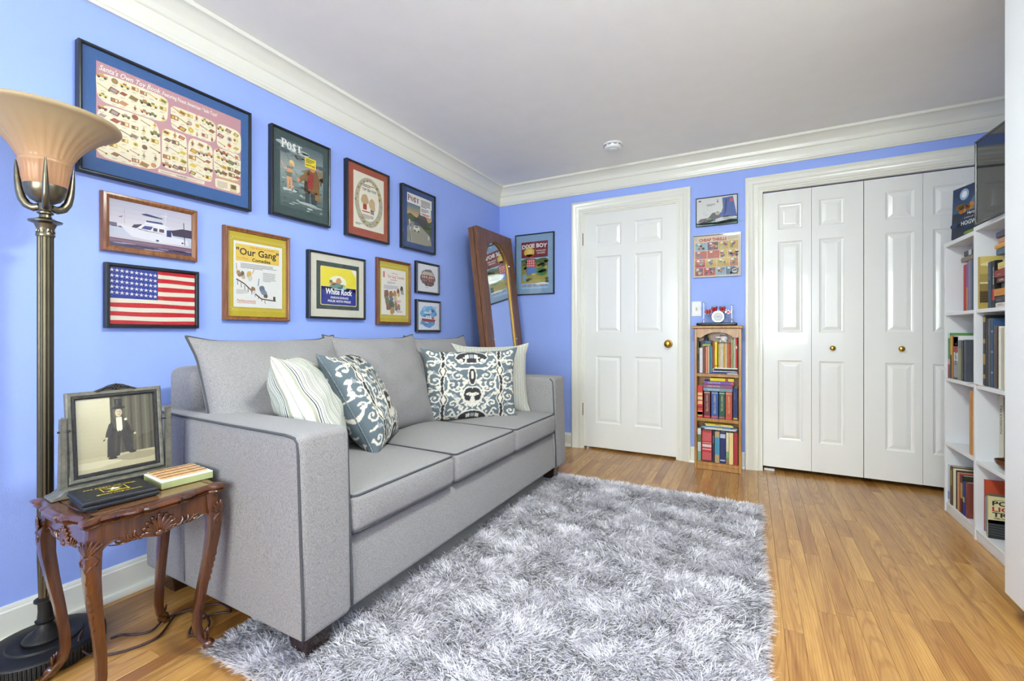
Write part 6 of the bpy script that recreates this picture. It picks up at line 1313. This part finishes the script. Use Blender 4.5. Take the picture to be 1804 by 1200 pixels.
# ------------------------------------------------------------------ white shelving along the right wall
def shelfunit(label, y0, y1, xf, dep, H):
    u = empty('white_bookshelf', (xf+dep/2, (y0+y1)/2, 0), label=label, cat='bookshelf'); lo = wloc(u)
    part('side_panel', u, M['white'], xf, xf+dep, y0, y0+.018, 0, H, loc=lo); part('side_panel', u, M['white'], xf, xf+dep, y1-.018, y1, 0, H, loc=lo)
    part('back_panel', u, M['white'], xf+dep-.006, xf+dep-.0005, y0+.018, y1-.018, .03, H-.02, 0, loc=lo)
    part('top', u, M['white'], xf, xf+dep, y0+.0182, y1-.0182, H-.022, H, loc=lo)
    for z in (.055, .388, .749, 1.113): part('shelf', u, M['white'], xf+.003, xf+dep-.0065, y0+.0182, y1-.0182, z-.018, z, loc=lo)
    part('kick_board', u, M['white'], xf+.004, xf+.018, y0+.0182, y1-.0182, 0, .0365, loc=lo)
    return u
shelfunit('white bookshelf nearest the closet, filled with a few books', 2.972, 3.368, 3.085, .40, 1.500)
shelfunit('white bookshelf under the television, packed with books', 2.225, 2.968, 3.078, .40, 1.512)
GF, GN = 'books in the far white bookshelf', 'books in the near white bookshelf'
def vb(y1, y0, z, h, c, label, xf=3.095, d=.17, group=GF, **k):
    """upright book, spine towards the room (-x); y1 > y0"""
    return book(label, y1-y0-.001, h, d, c, (xf, (y0+y1)/2, z), rz=-PI/2, group=group, **k)
def hb(y1, y0, z, t, c, label, xf=3.12, d=.15, group=GN, dr=0, **k):
    return book(label, t-.0006, y1-y0, d, c, (xf, (y0+y1)/2, z), rz=-PI/2+dr, lie=True, group=group, **k)
F1, F2, F3, F4 = (s_ + ' nearest the closet' for s_ in ('on the upper shelf', 'on the second shelf', 'on the third shelf', 'on the bottom shelf'))
Z = 1.1135
vb(3.252, 3.217, Z, .25, (196, 42, 52), 'red paperback ' + F1, 3.13, title='.........', tc=(240, 200, 200)); vb(3.216, 3.197, Z, .255, (150, 110, 170), 'lilac and orange book ' + F1, 3.13, band=((.0, .5, (206, 150, 90)),)); vb(3.196, 3.168, Z, .265, (120, 124, 136), 'grey book next to the lilac one ' + F1, 3.13); vb(3.167, 3.140, Z, .265, (70, 80, 100), 'dark slate book behind the shelf divider ' + F1, 3.13)
hb(3.285, 3.14, 1.3805, .026, (128, 112, 96), 'brown book lying on the upright books ' + F1, 3.13, group=GF); hb(3.26, 3.145, 1.4070, .030, (74, 78, 86), 'grey case lying on top of the books ' + F1, 3.135, group=GF, band=((.2, .5, (200, 200, 200)),))
Z = .7495
vb(3.346, 3.312, Z, .25, (96, 150, 90), 'green and pink paperback ' + F2, band=((.0, .3, (150, 70, 60)), (.3, .42, (226, 170, 160)), (.88, 1, (200, 226, 220)))); vb(3.311, 3.288, Z, .235, (226, 172, 56), 'yellow and black book ' + F2, band=((.0, .55, (30, 28, 28)),)); vb(3.287, 3.268, Z, .232, (110, 36, 40), 'dark red thin book ' + F2)
vb(3.267, 3.205, Z, .235, (222, 222, 222), 'white book with black and red letters ' + F2, band=((.0, .05, (60, 60, 66)), (.05, .42, (150, 154, 160)), (.76, .98, (30, 30, 32)), (.62, .80, (190, 40, 46)), (.80, .97, (226, 226, 226))), title='TRAINS', tc=(30, 30, 32), tsize=.62); vb(3.204, 3.165, Z, .212, (116, 118, 122), 'grey book ' + F2, band=((.0, .8, (150, 150, 110)),)); vb(3.164, 3.138, Z, .212, (30, 32, 38), 'black book ' + F2); vb(3.137, 3.110, Z, .215, (70, 74, 84), 'dark grey book beside the divider ' + F2)
vb(3.075, 3.045, .3885, .32, (206, 150, 90), 'orange brown tall book alone ' + F3, 3.097, title='..........', tc=(90, 50, 30))
Z = .0555
vb(3.346, 3.318, Z, .215, (222, 226, 234), 'white and blue book ' + F4, band=((.1, .3, (110, 150, 206)),)); vb(3.317, 3.283, Z, .212, (110, 84, 60), 'brown patterned book ' + F4, band=((.5, .9, (150, 140, 80)),)); vb(3.282, 3.243, Z, .205, (226, 222, 196), 'cream book ' + F4); vb(3.242, 3.226, Z, .206, (40, 36, 34), 'thin black book ' + F4); vb(3.225, 3.201, Z, .2, (196, 150, 110), 'tan book ' + F4); vb(3.200, 3.178, Z, .202, (176, 46, 44), 'red book ' + F4); vb(3.177, 3.147, Z, .2, (46, 50, 40), 'dark green book ' + F4, band=((.4, .8, (176, 160, 70)),)); vb(3.146, 3.121, Z, .174, (52, 60, 150), 'royal blue book ' + F4, band=((.4, .55, (206, 180, 90)),)); vb(3.120, 3.095, Z, .18, (120, 60, 50), 'rust book beside the divider ' + F4)
N1, N2, N3, N4 = (s_ + ' under the television' for s_ in ('on the upper shelf', 'on the second shelf', 'on the third shelf', 'on the bottom shelf'))
def facing(label, w, h, t, c, loc, rz, rx, A, group, title=False):
    """book standing with its front cover to the room"""
    root = empty('book', loc, label=label, cat='book', group=group); root.rotation_euler = (rx, 0, rz)
    m_ = MB(); m_.box(-w/2, w/2, 0, .002, 0, h); m_.box(-w/2, w/2, t-.002, t, 0, h); m_.box(-w/2, -w/2+.002, 0, t, 0, h); m_.build('cover', col(c, .4), root)
    MB().box(-w/2+.003, w/2-.003, .0025, t-.0025, .003, h-.003).build('page_block', M['paper'], root)
    A.build('cover_print', M['print'], root, loc=(0, -.0004, 0)); return root
A = Art(.24, .25, (206, 178, 84)); A.up(); A.grad(0, 0, 1, 1, (110, 84, 40), (222, 200, 110), 6); A.up(); A.rect(0, .12, 1, .34, (96, 76, 44)).rect(.0, .48, .45, .51, (240, 226, 180)).blob(.6, .45, .2, .09, (70, 54, 34), 3).blob(.65, .42, .12, .06, (236, 220, 170), 4).rect(0, 0, 1, .12, (196, 166, 80)).blob(.25, .85, .25, .05, (240, 226, 170), 6); A.up()
for i in range(4): A.line([(0, .14+.05*i), (1, .2+.05*i)], .002, (60, 44, 26))
facing('yellow photographic book standing face out ' + N1, .24, .25, .02, (190, 160, 70), (3.207, 2.927, 1.1135), 0, 0, A, GN)
Z = 1.1135
vb(2.875, 2.834, Z, .215, (40, 66, 90), 'dark blue book in front of the yellow one ' + N1, 3.097, .15, GN, title='.. ... .....', tc=(220, 220, 220)); vb(2.833, 2.806, Z, .215, (30, 30, 34), 'black slim book with white letters ' + N1, 3.097, .15, GN, title='ON THE RUN', tc=(230, 230, 230), band=((.16, .4, (190, 50, 44)),)); vb(2.804, 2.752, Z, .218, (24, 24, 28), 'thick black book behind the leaning pile ' + N1, 3.24, .13, GN, band=((.93, .98, (170, 40, 46)), (.70, .88, (230, 230, 230))))
zz = 1.1135
for (ya, t, c, lb, ttl, tcol, xo) in ((2.790, .022, (226, 222, 212), 'white book at the bottom of the pile ', 'HOUSE OF .. ...', (196, 60, 60), .0), (2.800, .027, (46, 46, 50), 'black book second from the bottom of the pile ', '....... ... ...', (210, 210, 210), .0), (2.793, .033, (216, 144, 54), 'orange book third from the bottom of the pile ', '.........', (90, 60, 30), .0), (2.778, .024, (40, 42, 46), 'dark book in the middle of the pile ', '... ......', (220, 220, 220), .012), (2.790, .024, (96, 34, 36), 'dark red book in the middle of the pile ', 'COFFEE ...', (236, 220, 210), .006), (2.797, .034, (150, 46, 46), 'red thick book in the pile ', '... ......', (240, 226, 216), .0), (2.788, .032, (230, 206, 120), 'pale yellow book in the pile ', '.......... ..', (90, 90, 110), .004), (2.775, .030, (196, 176, 136), 'tan book in the pile ', '.....', (120, 90, 60), .02), (2.792, .028, (60, 90, 106), 'teal book near the top of the pile ', '..... .....', (226, 226, 220), .0), (2.795, .022, (220, 150, 52), 'orange thin book near the top of the pile ', '', (0, 0, 0), .0), (2.788, .026, (206, 150, 106), 'peach book second from the top of the pile ', '....', (110, 60, 40), .006), (2.793, .026, (54, 50, 90), 'violet book topmost of the pile ', '......', (190, 130, 150), .0)):
    hb(ya+.003, ya-.155, zz, t, c, lb + N1, 3.092+xo, .13, GN, dr=R(-4+8*rng.random()), title=ttl, tc=tcol); zz += t+.0008
Z = .7495
for (ya, yb, h, c, lb, kw) in ((2.934, 2.906, .335, (58, 54, 50), 'dark book with gold bands ', dict(band=((.1, .16, (176, 140, 70)), (.3, .45, (176, 140, 70)), (.6, .66, (176, 140, 70)), (.9, .97, (176, 140, 70))))), (2.905, 2.884, .318, (56, 58, 64), 'charcoal book beside the gold banded one ', dict(title='.........', tc=(206, 160, 80))), (2.883, 2.853, .318, (84, 90, 98), 'steel grey book ', dict(title='...........', tc=(190, 190, 190))), (2.852, 2.831, .316, (56, 86, 126), 'blue book ', dict(band=((.2, .23, (130, 160, 190)), (.5, .53, (130, 160, 190)), (.8, .83, (130, 160, 190))))), (2.829, 2.790, .282, (88, 74, 64), 'brown shorter book ', dict(title='...........', tc=(170, 150, 130))), (2.789, 2.763, .28, (226, 224, 214), 'white book ', {}), (2.762, 2.735, .275, (206, 200, 180), 'cream book with dark letters ', dict(title='............', tc=(90, 90, 96)))):
    vb(ya, yb, Z, h, c, lb + N2, 3.10, .17, GN, **kw)
vb(2.940, 2.897, .3885, .318, (228, 222, 200), 'cream book with a television title ' + N3, 3.157, .17, GN, title='TELEVISION', tc=(50, 46, 44), tsize=.62); vb(2.894, 2.848, .3885, .32, (26, 26, 28), 'black book with a television title ' + N3, 3.157, .17, GN, title='TELEVISION', tc=(226, 222, 200), tsize=.55)
A = Art(.23, .245, (212, 86, 52)); A.up(); A.rect(0, 0, 1, .68, (150, 176, 206)).poly([(.55, 1), (.68, 1), (1, .88), (1, .80)], (30, 28, 28)); A.up(); A.text('TMK', .46, .80, .12, (90, 60, 110), 'l', .02).poly([(.12, .58), (.5, .66), (.48, .56), (.2, .5)], (190, 60, 56)).poly([(.66, .99), (.72, .99), (1, .88), (1, .85)], (206, 176, 70)).blob(.5, .3, .4, .2, (110, 130, 140), 4)
facing('orange and blue magazine standing face out ' + N4, .23, .245, .012, (200, 70, 50), (3.222, 2.932, .0555), 0, 0, A, GN)
vb(2.905, 2.890, .0555, .19, (110, 100, 84), 'thin grey brown booklet ' + N4, 3.10, .15, GN); vb(2.889, 2.877, .0555, .185, (60, 50, 36), 'thin dark booklet ' + N4, 3.10, .15, GN)
A = Art(.19, .19, (232, 222, 170)); A.up(); A.rect(0, 0, 1, .44, (44, 46, 50)).poly([(0, .44), (.4, .46), (.75, .44), (1, .5), (1, .4), (0, .36)], (60, 62, 64)); A.up()
for i in range(5): A.line([(.0, .10+.06*i), (1, .02+.07*i)], .003, (84, 88, 90))
A.ell(.55, .22, .12, .1, (26, 26, 28)); A.text('POST', .07, .80, .15, (40, 36, 34), 'l', .03, fit=.52).text('LIONEL', .07, .66, .15, (190, 50, 50), 'l', .03, fit=.72).text('TRAINS', .07, .53, .15, (40, 36, 34), 'l', .03, fit=.72).text('1945-1969', .10, .47, .06, (40, 36, 34), 'l', .02).lines(.1, .7, .92, .95, 1, (150, 140, 110), 2)
facing('pale yellow train guide standing face out in front ' + N4, .19, .19, .014, (214, 204, 150), (3.184, 2.848, .0557), 0, 0, A, GN)
bw = empty('wooden_bowl', (3.142, 2.782, .3885), label='dark wooden bowl with a handle on the white shelf', cat='bowl')
m = MB(); m.lathe([(r_*.68, z_*.85) for r_, z_ in ((.0015, 0), (.035, 0), (.052, .012), (.072, .032), (.080, .048), (.078, .052), (.073, .048), (.062, .030), (.045, .014), (.0015, .008))], 28); bm_ = m.build('bowl', wood('bowl_wood', (60, 34, 20), (104, 62, 36), .3, axis=0, scale=20, coat=.4), bw, smooth=50)
m = MB(); m.tube([(0, .048, .037), (.0, .058, .041), (0, .064, .043)], .012, 10, rr=[.012, .011, .007], flat=(1, .45)); m.build('handle', MATS['bowl_wood'], bw, smooth=60)
m = MB(); m.add([(0, -.03, 0), (.006, -.03, 0), (.004, .02, .004), (-.004, .02, .004), (-.012, .05, -.004), (-.018, .05, -.004)], [(0, 1, 2, 3), (3, 2, 4, 5)]); tg = m.build('paper_tag', col((196, 140, 70), .7), None, loc=(3.078, 2.945, .7505)); tag(tg, 'small brown ribbon hanging over the edge of the white shelf', 'ribbon')
# ---- television, pop up book, tall white cabinet
tv = empty('television', (3.115, 2.645, 1.5125), -PI/2+R(4), label='flat black television standing on the white bookshelf', cat='television')
gl = plain('tv_screen', (10, 11, 13), .06, 0, spec=.5); tvb = plain('tv_plastic', (18, 18, 20), .25)
ring(.70, .41, [(0, .03), (0, .001), (.002, -.001), (.010, -.001), (.012, .003)]).build('bezel', tvb, tv, loc=(0, 0, .012))
MB().box(-.340, .340, .0022, .004, .022, .412).build('screen', gl, tv)
MB().box(-.345, .345, .004, .034, .014, .418).build('housing', tvb, tv, bevel=.004)
MB().box(-.16, .16, -.06, .12, 0, .008).build('stand_base', tvb, tv, bevel=.003); MB().box(-.03, .03, .034, .05, .006, .12).build('stand_neck', tvb, tv)
A = Art(.215, .268, (24, 36, 62)); A.up(); A.grad(0, .5, 1, 1, (52, 82, 120), (28, 44, 90), 6); A.up(); A.ell(.36, .84, .14, .11, (150, 176, 206)).ell(.36, .84, .08, .065, (226, 234, 240), k=A.k+1).poly([(.5, .62), (.7, .8), (.9, .74), (1, .8), (1, .5), (.5, .5)], (92, 116, 146)); A.up()
for i in range(16): q = random.Random(i); A.blob(.1+.8*q.random(), .50+.14*q.random(), .07, .045, q.choice(((206, 130, 40), (120, 90, 40), (60, 70, 50), (190, 100, 30))), i)
for i in range(9): q = random.Random(70+i); A.blob(q.random(), .12+.25*q.random(), .12, .05, q.choice(((30, 56, 90), (60, 90, 120), (18, 30, 50))), i, k=A.k+1)
A.blob(.6, .08, .2, .04, (110, 140, 60), 3, k=A.k+2); A.up(4); A.text('Harry Potter', .48, .43, .075, (236, 236, 230), 'l', .012, fit=.48).text('A POP-UP GUIDE TO', .38, .355, .04, (200, 206, 214), 'l', .01, fit=.6).text('HOGWARTS', .30, .235, .115, (236, 236, 230), 'l', .012, fit=.76)
facing('dark blue fantasy pop up book propped against the television', .215, .268, .03, (24, 36, 60), (3.112, 3.145, 1.5005), -PI/2+R(17), R(-2), A, None)
cb = empty('tall_white_cabinet', (3.20, 1.70, 0), label='tall white cabinet at the right edge of the room', cat='cabinet'); lo = wloc(cb)
part('carcass', cb, M['white'], 2.925, 3.515, 1.20, 2.185, .09, 2.30, .002, loc=lo); part('toe_kick', cb, M['white'], 2.962, 3.515, 1.22, 2.170, 0, .0895, .001, loc=lo)
part('cabinet_door', cb, M['white'], 2.906, 2.9245, 1.695, 2.185, .093, 2.298, .0025, loc=lo); part('cabinet_door', cb, M['white'], 2.906, 2.9245, 1.20, 1.690, .093, 2.298, .0025, loc=lo)
